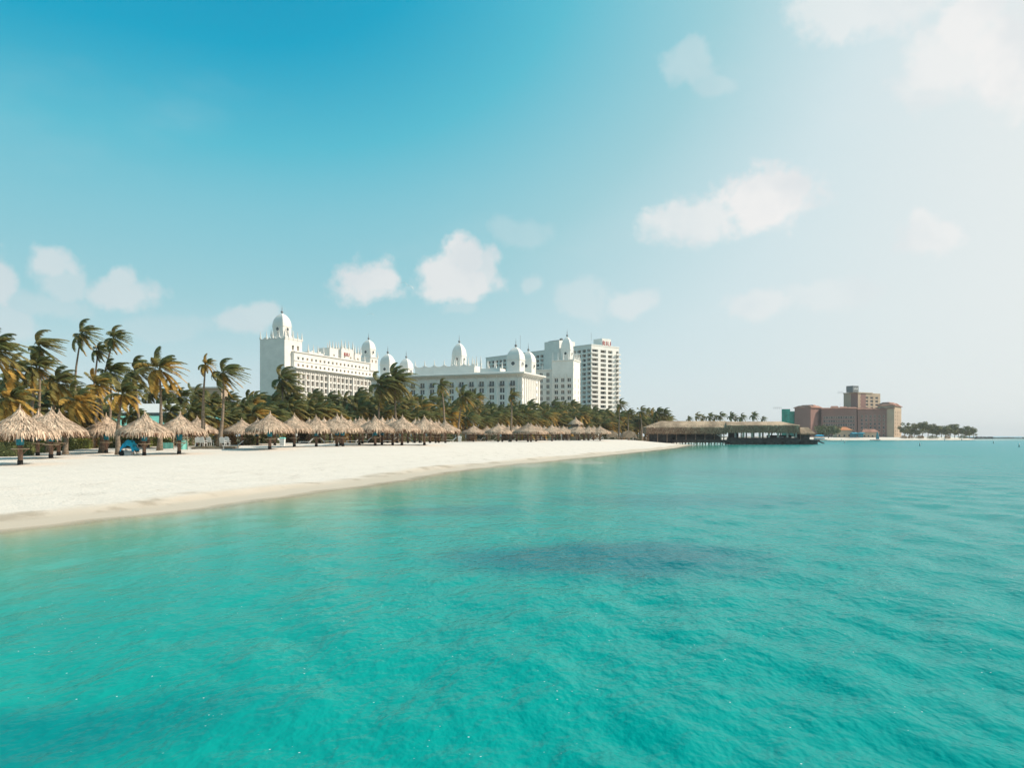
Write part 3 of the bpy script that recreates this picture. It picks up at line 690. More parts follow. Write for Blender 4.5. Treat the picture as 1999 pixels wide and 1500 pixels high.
q = MB(); hip(q, 0, wd3, 0, 4.2, wz(824, Yr) - g0, wz(812, Yr) - g0, .6); q.build('roof', 'mint', b3)
for k in range(3):
    for yy in (.2, 4.0):
        q = MB(); q.box(-.07, .07, -.07, .07, 0, wz(824, Yr) - g0 - .2); q.build('post', 'teal', b3, loc=(.3 + (wd3 - .6) * k / 2, yy, 0))
q = MB(); q.box(.5, wd3 - .5, 2.5, 3.0, 0, 1.1); q.build('counter', 'dark', b3)

# ---- pink hotel across the bay
Yp = 620
ph = empty('resort_hotel', (wx(1674, Yp), Yp, 1.6), 0, 'distant pink resort hotel with tiled roof edges and a taller balconied tower', 'hotel')
def pblock(name, pxa, pxb, yt, Ya, Yb, mat, ncol, wr, dep=18, ang=None, rightwin=None, wh=1.5, ww=1.7, roof=True, glasses=('glass',), zb=-2.0):
    xa, xb = wx(pxa, Ya), wx(pxb, Yb); L_ = math.hypot(xb - xa, Yb - Ya); th = atan2(Yb - Ya, xb - xa)
    z1 = wz(yt, (Ya + Yb) / 2) - 1.6
    mb_loc = (xa - ph.location[0], Ya - ph.location[1], 0)
    o = block(None, name, 0, L_, 0, dep, zb, z1, mat, (evenly(1.5, L_ - 1.5, ncol, ww), wr(z1), .5) if ncol else None, rightwin(z1, dep) if rightwin else None, glasses=glasses, rng=random.Random(int(pxa)))
    o.parent = ph; o.location = mb_loc; o.rotation_euler = (0, 0, th)
    if roof:
        q = MB(); rr_ = random.Random(int(pxa))
        n = max(2, int(L_ / 5.5))
        for i in range(n):
            xa2, xb2 = L_ * i / n, L_ * (i + 1) / n; hh_ = rr_.uniform(1.2, 3.0)
            q.loft([[(xa2 - .6, -1.0, z1), (xb2 + .6, -1.0, z1), (xb2 + .6, dep + 1, z1), (xa2 - .6, dep + 1, z1)], [(xa2 - .6, -1.0, z1 + .4), (xb2 + .6, -1.0, z1 + .4), (xb2 + .6, dep + 1, z1 + .4), (xa2 - .6, dep + 1, z1 + .4)], [(xa2 + .9, 2, z1 + hh_), (xb2 - .9, 2, z1 + hh_), (xb2 - .9, dep - 3, z1 + hh_), (xa2 + .9, dep - 3, z1 + hh_)]])
        q.build('tiled_roof', 'pink_roof', o)
    return o
W4 = lambda n, p=3.1, t=3.4: (lambda z1: [(z1 - t - p * i - 1.9, z1 - t - p * i) for i in range(n)])
nt = pblock('netting_block', 1527, 1543, 799, 640, 638, 'netting', 0, W4(1), 12, roof=False)
pblock('netting_block', 1543, 1561, 803.5, 640, 640, 'netting', 0, W4(1), 12, roof=False)
q = MB(); zt5 = wz(797, 640) - 1.6
for k in range(5): q.tube([(-60.6 + k*1.6, 20, zt5 - 1), (-60.6 + k*1.6, 20, zt5 + .6)], .09, 4)
q.tube([(-60.6, 20, zt5 + .5), (-54.2, 20, zt5 + .5)], .09, 4); q.build('scaffold_rail', 'metal', ph)
pblock('wall', 1561, 1583, 803.5, 638, 630, 'white', 5, W4(11, 3.0, 1.8), 12, roof=False, ww=2.2)
pblock('wall', 1583, 1604, 797, 628, 640, 'pink', 0, W4(4), 14)
pblock('wall', 1604, 1673, 799, 634, 624, 'pink', 13, W4(7, 3.0, 6.0), 16, glasses=('glass', 'glass_mid'))
pblock('wall', 1675, 1734, 800, 624, 618, 'pink', 6, W4(7, 3.0, 4.6), 16, wh=1.9, ww=1.7, glasses=('glass', 'glass_mid'))
pblock('wall', 1733, 1746, 798, 617, 615, 'beige', 2, W4(7, 3.0, 5.0), 14, ww=1.2)
pblock('wall', 1746.2, 1760, 794, 615, 640, 'beige', 3, W4(8, 3.0, 4.0), 12, ww=1.6)
pblock('wall', 1738, 1750, 790.5, 626, 630, 'beige', 1, W4(3, 3.0, 2.6), 10)
# tower: shaded pink end and lit balconied face
pblock('tower', 1657, 1675, 768, 652, 644, 'pink', 0, W4(3), 10, roof=False)
tw2 = pblock('tower', 1675.3, 1719, 768, 644, 658, 'beige', 4, (lambda z1: [(z1 - 3.0 - 2.95*i - 1.75, z1 - 3.0 - 2.95*i) for i in range(9)]), 14, roof=False, ww=3.6)
q = MB(); q.box(-.4, 18.6, -.5, 14, wz(768, 644) - 1.6, wz(766, 644) - 1.6); q.build('roof_slab', 'beige', tw2)
sb = MB(); sb.box(-5.0, 2.2, 1.0, 7.5, wz(766, 644) - 1.6, wz(753.5, 644) - 1.6); sbo = sb.build('sign_block', 'metal', tw2)
sm = MB()
for k in range(4): sm.box(-3.9 + k * 1.35, -3.0 + k * 1.35, .86, .99, wz(761, 644) - 1.6, wz(758.6, 644) - 1.6 + (.35 if k % 2 else 0))
sm.build('sign_strokes', 'plain_white', tw2)
q = MB()
for k in range(7): q.tube([(-1.5 - k*1.1 - 5.5, 9, wz(768, 640) - 1.6), (-1.5 - k*1.1 - 5.5, 9, wz(764.5 - (k % 3), 640) - 1.6)], .08, 4)
q.build('antenna', 'metal', tw2)

# far beach huts
Yh = 585
oh = empty('beach_house', (wx(1632, Yh), Yh, 1.9), 0, 'cream beach house with orange tiled roof in front of the pink hotel', 'house')
q = MB(); hip(q, 0, 13, -1, 8, wz(840, Yh) - 1.9, wz(834, Yh) - 1.9, 4); q.build('roof', 'orange_roof', oh)
block(oh, 'wall', .8, 12.2, -.4, 7.2, -.5, wz(840, Yh) - 2.1, 'beige', (evenly(.8, 12.2, 3, 1.6), [(.6, 2.4)], .3))
o2 = empty('beach_house', (wx(1683, Yh), Yh, 1.9), 0, 'small house with pink tiled roof right of the orange roofed house', 'house')
q = MB(); hip(q, 0, 14, 0, 8, wz(844, Yh) - 1.9, wz(838, Yh) - 1.9, 3); q.build('roof', 'pink_roof', o2)
block(o2, 'wall', .6, 13.4, .6, 7.4, -.5, wz(844, Yh) - 2.1, 'beige', (evenly(.8, 13.2, 4, 1.4), [(.5, 2.0)], .3))
for k, (pa, pb) in enumerate(((1663, 1677), (1678, 1690), (1590, 1606))):
    Yk = 578 if k < 2 else 330
    g0 = 1.9 if k < 2 else 0.0
    hn = ('turquoise market tent beside the orange roofed house', 'turquoise market tent, right one of the pair by the orange roofed house', 'bright turquoise awning tent beyond the seaward end of the pier')[k]
    if k == 2: continue
    te = empty('market_tent', (wx(pa, Yk), Yk, g0), 0, hn, 'tent', 'turquoise market tents')
    wk = wx(pb, Yk) - wx(pa, Yk); zt3 = wz(844.5, Yk) - g0
    q = MB(); hip(q, 0, wk, 0, 3.5, zt3 - .9, zt3, .8); q.build('canopy', 'teal', te)
    for xx in (.1, wk - .1):
        for yy in (.1, 3.4):
            q = MB(); q.box(xx - .05, xx + .05, yy - .05, yy + .05, 0, zt3 - 1.1); q.build('pole', 'metal', te)
    q = MB(); q.box(.2, wk - .2, 3.3, 3.36, .1, zt3 - 1.1); q.build('side_panel', 'teal', te)
# ------------------------------------------------------------------ thatch
def thatch_cone(rng, Rr=2.6, zt=3.55, ze=2.25, tip=4.2, nst=1700):
    """conical palm-leaf roof: inner shell plus loose overlapping bundles and a ragged fringe; returns top and underside meshes"""
    prof = lambda r: ze + (zt - ze) * (1 - (r / Rr) ** 1.32) + (tip - zt) * exp(-(r / Rr) * 7.5)
    sh = MB(); sh.lathe([(Rr * .94, ze - .02), (Rr * .97, ze + .04)] + [(r * Rr, prof(r * Rr) - .05) for r in (.85, .7, .55, .4, .28, .18, .1, .05, .02)], 22)
    lobes = [rng.uniform(0, 6.28) for _ in range(3)]
    for k in range(nst):
        q = (k + rng.random()) / nst; r = Rr * (q ** .62) * .98; a = rng.uniform(0, 2 * pi)
        ln = rng.uniform(.36, .72) * (.55 + .45 * q); w = rng.uniform(.02, .052)
        r1 = r + ln * .86
        z0_ = prof(r) + rng.uniform(0, .05); z1_ = (prof(r1) if r1 < Rr else ze - (r1 - Rr) * 1.1) + rng.uniform(.0, .09)
        if r1 > Rr: r1 = Rr + (r1 - Rr) * .35; z1_ -= rng.uniform(0, .16)
        da = rng.gauss(0, .05) / max(r, .3); 
        c0, s0, c1, s1 = cos(a), sin(a), cos(a + da), sin(a + da)
        t0, t1 = (-s0 * w, c0 * w), (-s1 * w * .45, c1 * w * .45)
        zm = (z0_ + z1_) / 2 + rng.uniform(.01, .05)
        rm = (r + r1) / 2; cm, sm_ = cos(a + da / 2), sin(a + da / 2)
        i = len(sh.v)
        sh.v += [(r*c0 - t0[0], r*s0 - t0[1], z0_), (r*c0 + t0[0], r*s0 + t0[1], z0_), (rm*cm + t0[0], rm*sm_ + t0[1], zm), (rm*cm - t0[0], rm*sm_ - t0[1], zm), (r1*c1 + t1[0], r1*s1 + t1[1], z1_), (r1*c1 - t1[0], r1*s1 - t1[1], z1_)]
        sh.f += [(i, i+1, i+2, i+3), (i+3, i+2, i+4, i+5)]; sh.m += [0, 0]
    sh.tube([(0, 0, tip - .5), (.01, .01, tip - .15), (.03, .0, tip + .22)], [.13, .08, .012], 6)      # tied tip
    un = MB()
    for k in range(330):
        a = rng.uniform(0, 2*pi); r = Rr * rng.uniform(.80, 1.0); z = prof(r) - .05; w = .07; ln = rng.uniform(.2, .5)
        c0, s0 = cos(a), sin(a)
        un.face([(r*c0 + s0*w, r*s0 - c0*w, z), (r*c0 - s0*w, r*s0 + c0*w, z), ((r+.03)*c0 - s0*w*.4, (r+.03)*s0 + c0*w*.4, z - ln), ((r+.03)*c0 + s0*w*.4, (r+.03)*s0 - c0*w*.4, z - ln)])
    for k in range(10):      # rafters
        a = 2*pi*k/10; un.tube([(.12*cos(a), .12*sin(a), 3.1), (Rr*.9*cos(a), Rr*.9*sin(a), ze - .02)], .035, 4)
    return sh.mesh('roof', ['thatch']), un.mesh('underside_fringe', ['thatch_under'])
TV = [thatch_cone(random.Random(50 + i), 2.6 + .14 * (i % 3 - 1)) for i in range(5)]
pst = MB(); pst.tube([(0, 0, -.4), (.01, 0, .9), (0, .01, 2.0), (0, 0, 3.1)], [.17, .165, .15, .13], 10); post_me = pst.mesh('post', ['post'], True)
ft = MB(); ft.tube([(0, 0, -.3), (0, 0, .33)], [.19, .183], 10); foot_me = ft.mesh('post_foot', ['dark'], True)
shf = MB(); shf.lathe([(.17, 1.11), (.58, 1.11), (.60, 1.13), (.60, 1.17), (.58, 1.19), (.17, 1.19)], 14)
shelf_me = shf.mesh('shelf', ['wood'])
brk = MB()
for k in range(4):
    a = pi / 4 + k * pi / 2; brk.tube([(.15*cos(a), .15*sin(a), .75), (.46*cos(a), .46*sin(a), 1.11)], .03, 4)
brk_me = brk.mesh('shelf_bracket', ['post'])
blu = MB(); blu.lathe([(.15, 1.42), (.23, 1.42), (.25, 1.46), (.25, 1.97), (.23, 2.02), (.15, 2.02)], 12); blu_me = blu.mesh('post_wrap', ['teal'], True)
def palapa(px, Y, var, rz, wrap, sc, label, group='thatched palapas along the beach', ln=0.0):
    x = wx(px, Y); g0 = gz(x, Y)
    r = empty('palapa', (x, Y, g0), rz, label, 'palapa', group, (sc * 1.0, sc * 1.0, sc) if px < 300 else (sc * 1.08, sc * 1.08, sc) if px < 890 else (sc * 1.22, sc * 1.22, sc))
    r.rotation_euler = (ln * cos(rz), ln * sin(rz) * .6, rz)
    top, un = TV[var % 5]
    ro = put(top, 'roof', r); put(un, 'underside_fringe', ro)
    p = put(post_me, 'post', r); put(foot_me, 'post_foot', p)
    s_ = put(shelf_me, 'shelf', r); put(brk_me, 'shelf_bracket', s_)
    if wrap: put(blu_me, 'post_wrap', r)
    return r
PAL = [(40,793,1,905),(100,797,1,893),(74,801,1,888),(115,801,1,886),(208,808,1,884),(197,813,1,878),(282,804,1,889),(290,812,1,879),(350,805,1,883),(385,813,0,877),(427,824,0,876),(473,817,0,875),(503,817,1,873),
 (527,804,1,874),(537,815,0,872),(558,818,0,0),(575,808,0,873),(592,818,0,0),(604,816,0,0),(618,811,1,875),(633,815,0,0),(658,808,1,871),(665,811,0,0),(670,810,1,873),(702,815,0,871),(708,814,0,0),
 (733,811,1,871),(748,821,0,0),(746,814,1,869),(767,813,0,869),(785,811,0,868),(797,820,0,0),(829,812,0,868),(851,821,0,867),(857,820,0,0),(870,820,0,866),(903,834,0,0),(918,829,0,0),(925,829,0,864),(934,831,0,0),
 (951,831,0,863),(973,826,0,864),(981,827,0,0),(994,830,0,0),(1009,829,0,863),(1016,831,0,0),(1031,825,0,861),(1037,826,0,0),(1047,828,0,0),(1078,829,0,861),(1092,832,0,0),(1108,833,0,0),(1118,835,0,0),(1140,832,0,860),(1159,831,0,859)]
PAL += [(p_, 817 if p_ < 880 else 831, 0, 0) for p_ in (446, 487, 548, 583, 625, 645, 684, 695, 720, 757, 776, 810, 820, 840, 893, 942, 961, 988, 1002, 1023, 1055, 1064, 1085, 1100, 1130, 1150, 1172)]
PAL = sorted(PAL)
rp_ = random.Random(21)
for k, (px, ya, wrap, yb) in enumerate(PAL):
    if yb:
        Y = 4.2 * FPX / (yb - ya); Y *= 1.0
    else:
        Y = 120.0
        for _ in range(20): Y = FPX * (float(plateau(Y)) + 1.2) / (HOR - ya)
    x = wx(px, Y); g0 = gz(x, Y)
    sc = ((HOR - ya) / FPX * Y + CAM_H - g0) / 4.25
    first = {40: 'leftmost in the picture', 100: 'with a turquoise wrapped post, second from the left front'}
    lab = 'thatched palapa' + (' with turquoise post wrap' if wrap else ' with bare post') + f', {nth(k + 1)} roof tip from the left'
    palapa(px, Y, k, rp_.uniform(0, 6.28), wrap, max(.85, min(1.12, sc)), lab, ln=rp_.gauss(0, .02))
# two-tiered hut further along
Yb = 226; xb_ = wx(1124, Yb); g0 = gz(xb_, Yb)
bh = empty('beach_hut', (xb_, Yb, g0), 0, 'large round hut with two tiers of thatch at the far end of the palapas', 'hut')
r5 = random.Random(77)
t1, u1 = thatch_cone(r5, 4.2, 4.6, 2.6, 4.7, 1500); t2, u2 = thatch_cone(r5, 2.3, 6.2, 4.8, 6.9, 800)
a_ = put(t1, 'lower_roof', bh); put(u1, 'underside_fringe', a_); a_ = put(t2, 'upper_roof', bh)
q = MB(); q.lathe([(1.2, 4.2), (1.2, 5.0)], 12); q.build('lantern', 'dark', bh)
for k in range(8): put(post_me, 'post', bh, (3.6*cos(k*pi/4), 3.6*sin(k*pi/4), 0), 0, (.8, .8, .85))
q = MB(); q.lathe([(1.6, 0), (1.6, 1.1), (1.8, 1.1), (1.8, 1.2), (1.3, 1.2)], 12); q.build('bar_counter', 'wood', bh)
for (px, yt, Yk, w_) in ((1196, 841, 250, 3.6), (1229, 841, 255, 5.2)):
    x = wx(px, Yk); g0 = gz(x, Yk)
    hk = empty('beach_hut', (x, Yk, g0), 0, 'low grey thatched shelter ' + ('just right of the last palapas' if px < 1200 else 'left of the long pavilion'), 'hut')
    q = MB(); zt6 = wz(yt, Yk) - g0
    ns = 9
    q.loft([[(-w_/2*cos(0)*(1), y_, zt6*.25), (w_/2, y_, zt6*.25), (w_/2*.75, y_, zt6*.8), (0, y_, zt6), (-w_/2*.75, y_, zt6*.8)] for y_ in (0, 3.0)]); ro = q.build('roof', 'thatch_old', hk)
    for xx in (-w_/2 + .15, w_/2 - .15):
        q = MB(); q.box(xx - .08, xx + .08, .1, .26, 0, zt6*.3); q.build('post', 'dark', hk)
    q = MB()
    for _ in range(140):
        xx = r5.uniform(-w_/2, w_/2); hz_ = zt6 * (1 - abs(xx) / w_ * 1.3); q.face([(xx - .06, -.04, hz_), (xx + .06, -.04, hz_), (xx + .03, -.12, hz_ - r5.uniform(.4, .9)), (xx - .03, -.12, hz_ - r5.uniform(.4, .9))])
    q.build('loose_thatch', 'thatch_old', ro)

# ------------------------------------------------------------------ pier with thatched pavilions
Yq = 266.0
X0, X1 = wx(1318, Yq), wx(1600, Yq)
DZ = wz(859, Yq); xs0 = wx(1425, Yq) - X0
pier = empty('pier', (X0, Yq, 0), 0, 'dark wooden pier on piles running out over the turquoise water', 'pier')
q = MB(); q.box(0, X1 - X0, 0, 9, DZ - .35, DZ); q.build('deck', 'dark', pier)
q = MB(); q.box(-.1, X1 - X0 + .1, -.18, -.02, DZ - .75, DZ + .02); q.build('edge_beam', 'dark', pier)
for yy in (2.5, 6.0): q = MB(); q.box(xs0, X1 - X0, yy, yy + .25, .1, DZ - .35); q.build('bulkhead', 'dark', pier)
for yy in (4.0, 7.5): q = MB(); q.box(0, xs0, yy, yy + .25, DZ - 1.0, DZ - .35); q.build('joist', 'dark', pier)
pb = MB(); pb.tube([(0, 0, -2.5), (0, 0, DZ - .35)], .17, 7); pile_me = pb.mesh('pile', ['dark'], True)
n = 17
for i in range(n):
    for yy in (.4, 4.5, 8.6): put(pile_me, 'pile', pier, (.6 + (X1 - X0 - 1.2) * i / (n - 1), yy, 0), 0, (1, 1, 1) )
xs0 = wx(1425, Yq) - X0
for i in range(10):   # heavier cross beams under the seaward half
    q = MB(); L_ = (X1 - X0 - xs0) / 10; q.box(xs0 + L_ * i + .1, xs0 + L_ * (i + 1) - (.8 if i % 2 else .1), -.1, .2, DZ - 1.42, DZ - .75); q.build('cross_beam', 'dark', pier)
q = MB(); q.tube([(X1 - X0 - .2, 1, DZ - .3), (X1 - X0 + 2.2, 1, .5)], .12, 5); q.tube([(X1 - X0 - .2, 2.2, DZ - .3), (X1 - X0 + 2.2, 2.2, .5)], .12, 5)
for k in range(5): q.box(X1 - X0 + .1 + k * .45, X1 - X0 + .3 + k * .45, .95, 2.25, DZ - .62 - k * .2, DZ - .55 - k * .2)
q.build('steps', 'dark', pier)
pr = MB(); pr.box(-.05, .05, -.05, .05, 0, 1.0); prm = pr.mesh('rail_post', ['dark'])
for i in range(14): put(prm, 'rail_post', pier, (.3 + i * 1.5, .1, DZ))
q = MB(); q.box(.2, 20, .06, .14, DZ + .95, DZ + 1.03); q.box(.2, 20, .08, .12, DZ + .5, DZ + .55); q.build('rail', 'dark', pier)
def pavilion(pxa, pxb, ridge_a, ridge_b, y_ridge, y_break, y_eave, lab, Yc=Yq + 1, base=DZ, hipr=True, dep=8.0, walls=()):
    xa, xb = wx(pxa, Yc), wx(pxb, Yc); ra, rb = wx(ridge_a, Yc) - xa, wx(ridge_b, Yc) - xa; L_ = xb - xa
    zr, zk, ze = wz(y_ridge, Yc) - base, wz(y_break, Yc) - base, wz(y_eave, Yc) - base
    rt = empty('thatched_pavilion', (xa, Yc, base), 0, lab, 'pavilion')
    rg = random.Random(int(pxa)); m = dep / 2
    q = MB(); q.loft([[(.1, .1, ze), (L_ - .1, .1, ze), (L_ - .1, dep - .1, ze), (.1, dep - .1, ze)], [(0, 0, zk), (L_, 0, zk), (L_, dep, zk), (0, dep, zk)], [(ra, m - .2, zr), (rb, m - .2, zr), (rb, m + .2, zr), (ra, m + .2, zr)]], cap0=False)
    ro = q.build('roof', 'thatch_old', rt)
    s1_ = MB()
    for _ in range(int(L_ * 46)):
        u = rg.random(); xx = rg.uniform(0, L_); w = rg.uniform(.07, .16)
        lx0, lx1 = ra * u, L_ - (L_ - rb) * u
        if not (lx0 < xx < lx1): continue
        y0_ = m * u; z0_ = zk + (zr - zk) * u; ln = rg.uniform(.4, .9)
        s1_.face([(xx - w, y0_, z0_ + .04), (xx + w, y0_, z0_ + .04), (xx + w * .4 + rg.gauss(0, .1), y0_ - ln * .8, z0_ - ln * .55 + .16), (xx - w * .4, y0_ - ln * .8, z0_ - ln * .55 + .14)])
    s1_.build('loose_thatch', 'thatch_old', ro)
    s2_ = MB()
    for side in range(2):
        for _ in range(int((L_ if side == 0 else dep) * 34)):
            xx = rg.uniform(0, L_ if side == 0 else dep); zt7 = rg.uniform(ze + .1, zk); ln = rg.uniform(.4, .9); w = rg.uniform(.05, .12); o_ = -.03 - rg.uniform(0, .06)
            if side == 0: s2_.face([(xx - w, o_, zt7), (xx + w, o_, zt7), (xx + w * .4, o_ - .08, max(zt7 - ln, ze - .35)), (xx - w * .4, o_ - .08, max(zt7 - ln, ze - .35))])
            else: s2_.face([(L_ - o_, xx - w, zt7), (L_ - o_, xx + w, zt7), (L_ - o_ + .08, xx + w * .4, max(zt7 - ln, ze - .35)), (L_ - o_ + .08, xx - w * .4, max(zt7 - ln, ze - .35))])
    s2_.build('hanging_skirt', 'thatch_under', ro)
    return rt, L_, ze
pv1, L1, ze1 = pavilion(1262, 1419, 1294, 1424, 822, 834.5, 847, 'long thatched pavilion with dark underside at the beach end of the pier')
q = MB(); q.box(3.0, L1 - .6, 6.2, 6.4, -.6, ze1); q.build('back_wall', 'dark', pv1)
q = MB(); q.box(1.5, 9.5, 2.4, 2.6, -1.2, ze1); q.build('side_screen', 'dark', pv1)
for i in range(9):
    for yy in (.8, 7.2):
        if i * 3.3 + .6 < L1: q = MB(); q.box(-.13, .13, -.13, .13, -1.4, ze1 + .6); q.build('post', 'post', pv1, loc=(.8 + i * 3.3, yy, 0))
for i in range(2): q = MB(); q.tube([(L1 - 3.4 + i * .9, .3, 1.9), (L1 - .6 + i * .9, .3, .1)], .07, 4); q.build('stair_rail', 'plain_white', pv1)
pv2, L2, ze2 = pavilion(1419, 1562, 1424, 1532, 823, 830.5, 845, 'seaward thatched pavilion with open sides and pale columns on the pier', Yq + .6)
for i, px in enumerate((1437, 1453, 1470, 1485, 1503, 1521, 1539, 1556)):
    for yy in (.7, 7.3):
        q = MB(); q.box(-.32 if yy < 1 else -.2, .32 if yy < 1 else .2, -.2, .2, 0, ze2 + .4); q.build('column', 'metal' if yy > 1 or i == 0 else 'curtain', pv2, loc=(wx(px, Yq) - wx(1419, Yq), yy, 0))
q = MB(); q.box(.2, L2 - .2, .35, .45, 0, .75)
for i in range(40): pass
q.build('railing', 'dark', pv2)
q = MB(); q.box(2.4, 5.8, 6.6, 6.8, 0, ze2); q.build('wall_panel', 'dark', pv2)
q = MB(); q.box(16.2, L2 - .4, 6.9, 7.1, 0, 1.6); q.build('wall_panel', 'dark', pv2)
for px, w_, h_ in ((1430, 0, 0), (1528, 2.2, .9), (1478, 1.2, .8)):
    if w_: tag(MB_box(w_, h_, wx(px, Yq), Yq + 2.5, DZ) if False else (lambda q: (q.box(-w_/2, w_/2, 0, .9, h_ - .08, h_), q.box(-w_/2 + .05, -w_/2 + .13, .05, .85, 0, h_ - .08), q.box(w_/2 - .13, w_/2 - .05, .05, .85, 0, h_ - .08), q.build('table', 'plain_white', None, loc=(wx(px, Yq), Yq + 2.0, DZ))))(MB())[-1], 'white table ' + ('towards the seaward end of the pier' if px > 1500 else 'in the middle of the open pavilion'), 'table')
pv3, L3, ze3 = pavilion(1562, 1592, 1565, 1584, 834.5, 846.5, 847.5, 'small thatched kiosk at the seaward end of the pier', Yq + .8, dep=6.0)
for xx in (.3, L3 - .3):
    for yy in (.3, 5.7): q = MB(); q.box(-.08, .08, -.08, .08, 0, ze3 + .2); q.build('post', 'post', pv3, loc=(xx, yy, 0))
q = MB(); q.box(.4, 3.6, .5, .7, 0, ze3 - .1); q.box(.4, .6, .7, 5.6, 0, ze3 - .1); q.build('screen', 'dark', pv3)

# ------------------------------------------------------------------ palms
WIND = np.array((1.0, -.12, 0.0))
def frond(rng, a0, e0, L_=3.2, wind=.17, grav=.045, width=1.0, nl=34):
    p = np.zeros(3); d = np.array((cos(a0)*cos(e0), sin(a0)*cos(e0), sin(e0))); n = 11; pts = [p.copy()]; ds = [d.copy()]
    for k in range(n):
        tt = (k + 1) / n
        d = d + WIND * wind * (.35 + 1.0 * tt) + np.array((0, 0, -1.0)) * grav * (1 + 2.2 * tt) + np.array((0, rng.gauss(0, .03), rng.gauss(0, .03)))
        d /= np.linalg.norm(d); p = p + d * L_ / n; pts.append(p.copy()); ds.append(d.copy())
    mb = MB()
    for k in range(n):
        w0, w1 = .05 * (1 - k / n) + .012, .05 * (1 - (k + 1) / n) + .012
        s_ = np.cross(ds[k], (0, 0, 1.0)); s_ /= (np.linalg.norm(s_) + 1e-6)
        mb.face([pts[k] - s_ * w0, pts[k] + s_ * w0, pts[k+1] + s_ * w1, pts[k+1] - s_ * w1])
    for k in range(nl):
        tt = .14 + .84 * (k + rng.random() * .6) / nl; i = min(int(tt * n), n - 1); f = tt * n - i
        o = pts[i] * (1 - f) + pts[i+1] * f; d = ds[i] * (1 - f) + ds[i+1] * f
        s_ = np.cross(d, (0, 0, 1.0)); s_ /= (np.linalg.norm(s_) + 1e-6); u_ = np.cross(s_, d)
        for sg in (-1, 1):
            ln = .92 * width * (sin(pi * min(1, tt * .78 + .18)) ** .6) * rng.uniform(.8, 1.12)
            ld = s_ * sg * .75 + d * .55 + WIND * .85 + np.array((0, 0, -.42)) + u_ * rng.uniform(-.1, .2)
            ld /= np.linalg.norm(ld); w = .062
            wv_ = d * w; mid = o + ld * ln * .5; ld2 = ld + WIND * .25 + np.array((0, 0, -.4)); ld2 /= np.linalg.norm(ld2); tip = mid + ld2 * ln * .5
            j = len(mb.v); mb.v += [tuple(o - wv_), tuple(o + wv_), tuple(mid + wv_ * .9), tuple(mid - wv_ * .9), tuple(tip)]
            mb.f += [(j, j+1, j+2, j+3), (j+3, j+2, j+4)]; mb.m += [0, 0]
    return mb
CROWNS = {}
def crown_variant(kind, v):
    key = (kind, v)
    if key in CROWNS: return CROWNS[key]
    rng = random.Random(hash((len(kind), ord(kind[0]), v)) % 10000 + 3)
    out = []; nf = {'d': 32, 'g': 27, 's': 24, 'o': 29}[kind]
    wind = {'d': .27, 'g': .18, 's': .32, 'o': .22}[kind] * rng.uniform(.85, 1.2)
    for k in range(nf):
        q = k / nf; a = k * 2.39996 + rng.uniform(-.3, .3)
        e = radians(82 - 128 * q ** .9 + rng.uniform(-8, 8))
        L_ = 3.3 * rng.uniform(.85, 1.1) * (1.0 if q > .12 else .8)
        mb = frond(rng, a, e, L_, wind * (1 - .3 * (q > .7)), .045 + .05 * q, 1.0 if kind != 'o' else 1.05)
        if kind == 'g': m_ = 'frond_gold' if q > .45 or rng.random() < .2 else ('frond_olive' if q > .2 else 'frond_green')
        elif kind == 'o': m_ = 'frond_gold' if q > .82 else ('frond_olive' if q > .38 or rng.random() < .3 else 'frond_green')
        elif kind == 's': m_ = 'frond_gold' if q > .86 else ('frond_olive' if rng.random() < .35 else 'frond_green')
        else: m_ = 'frond_olive' if (q > .7 or rng.random() < .15) else 'frond_green'
        out.append((mb.mesh('frond', [m_]), mb, m_))
    # one joined crown for far palms
    J = MB(); mats = ['frond_green', 'frond_olive', 'frond_gold']
    for me, mb, m_ in out:
        off = len(J.v); J.v += mb.v; J.f += [tuple(i + off for i in f) for f in mb.f]; J.m += [mats.index(m_)] * len(mb.f)
    CROWNS[key] = ([o_[0] for o_ in out], J.mesh('crown', mats)); return CROWNS[key]
nut = MB()
for k in range(5): nut.lathe([(.02, -.16), (.11, -.1), (.13, 0), (.1, .1), (.02, .16)], 6, (.2*cos(k*1.3), .2*sin(k*1.3)))
nut_me = nut.mesh('coconuts', ['frond_olive'], True)
PALMS = []
def palm(px, ytop, Y, kind, var, sc=1.0, bpx=None, label='', ybase_off=0.0, detail=True, group='coconut palms behind the beach', Yb=None, curve=None, rad=1.0):
    """ytop: image row of the crown's centre, bpx: bearing of the foot of the trunk"""
    rng = random.Random(int(px * 7 + ytop * 3))
    Yb = Yb or Y; bpx = bpx if bpx is not None else px - rng.uniform(-2, 6)
    xb, xt = wx(bpx, Yb), wx(px, Y); g0 = gz(xb, Yb); zt = wz(ytop, Y) - g0
    r = empty('coconut_palm', (xb, Yb, g0), 0, label, 'palm tree', group)
    dx, dy = xt - xb, Y - Yb; cv = curve if curve is not None else rng.uniform(-.35, .35)
    path = []; nseg = 7
    for k in range(nseg + 1):
        q = k / nseg; path.append((dx * q ** 1.25 + cv * sin(pi * q), dy * q, -.3 + (zt + .3) * q))
    rd = [rad * (.21 * (1 - q) ** 1.6 + .115 - .03 * q + (.09 if q == 0 else 0)) for q in [k / nseg for k in range(nseg + 1)]]
    mb = MB(); mb.tube(path, rd, 7); mb.build('trunk', 'bark', r, True)
    fr, jm = crown_variant(kind, var)
    rz = rng.uniform(-.25, .25); top = path[-1]
    if detail:
        for i, me in enumerate(fr): put(me, 'frond', r, top, rz, sc)
        put(nut_me, 'coconuts', r, (top[0], top[1], top[2] - .15))
    else: put(jm, 'crown', r, top, rz, sc)
    return r
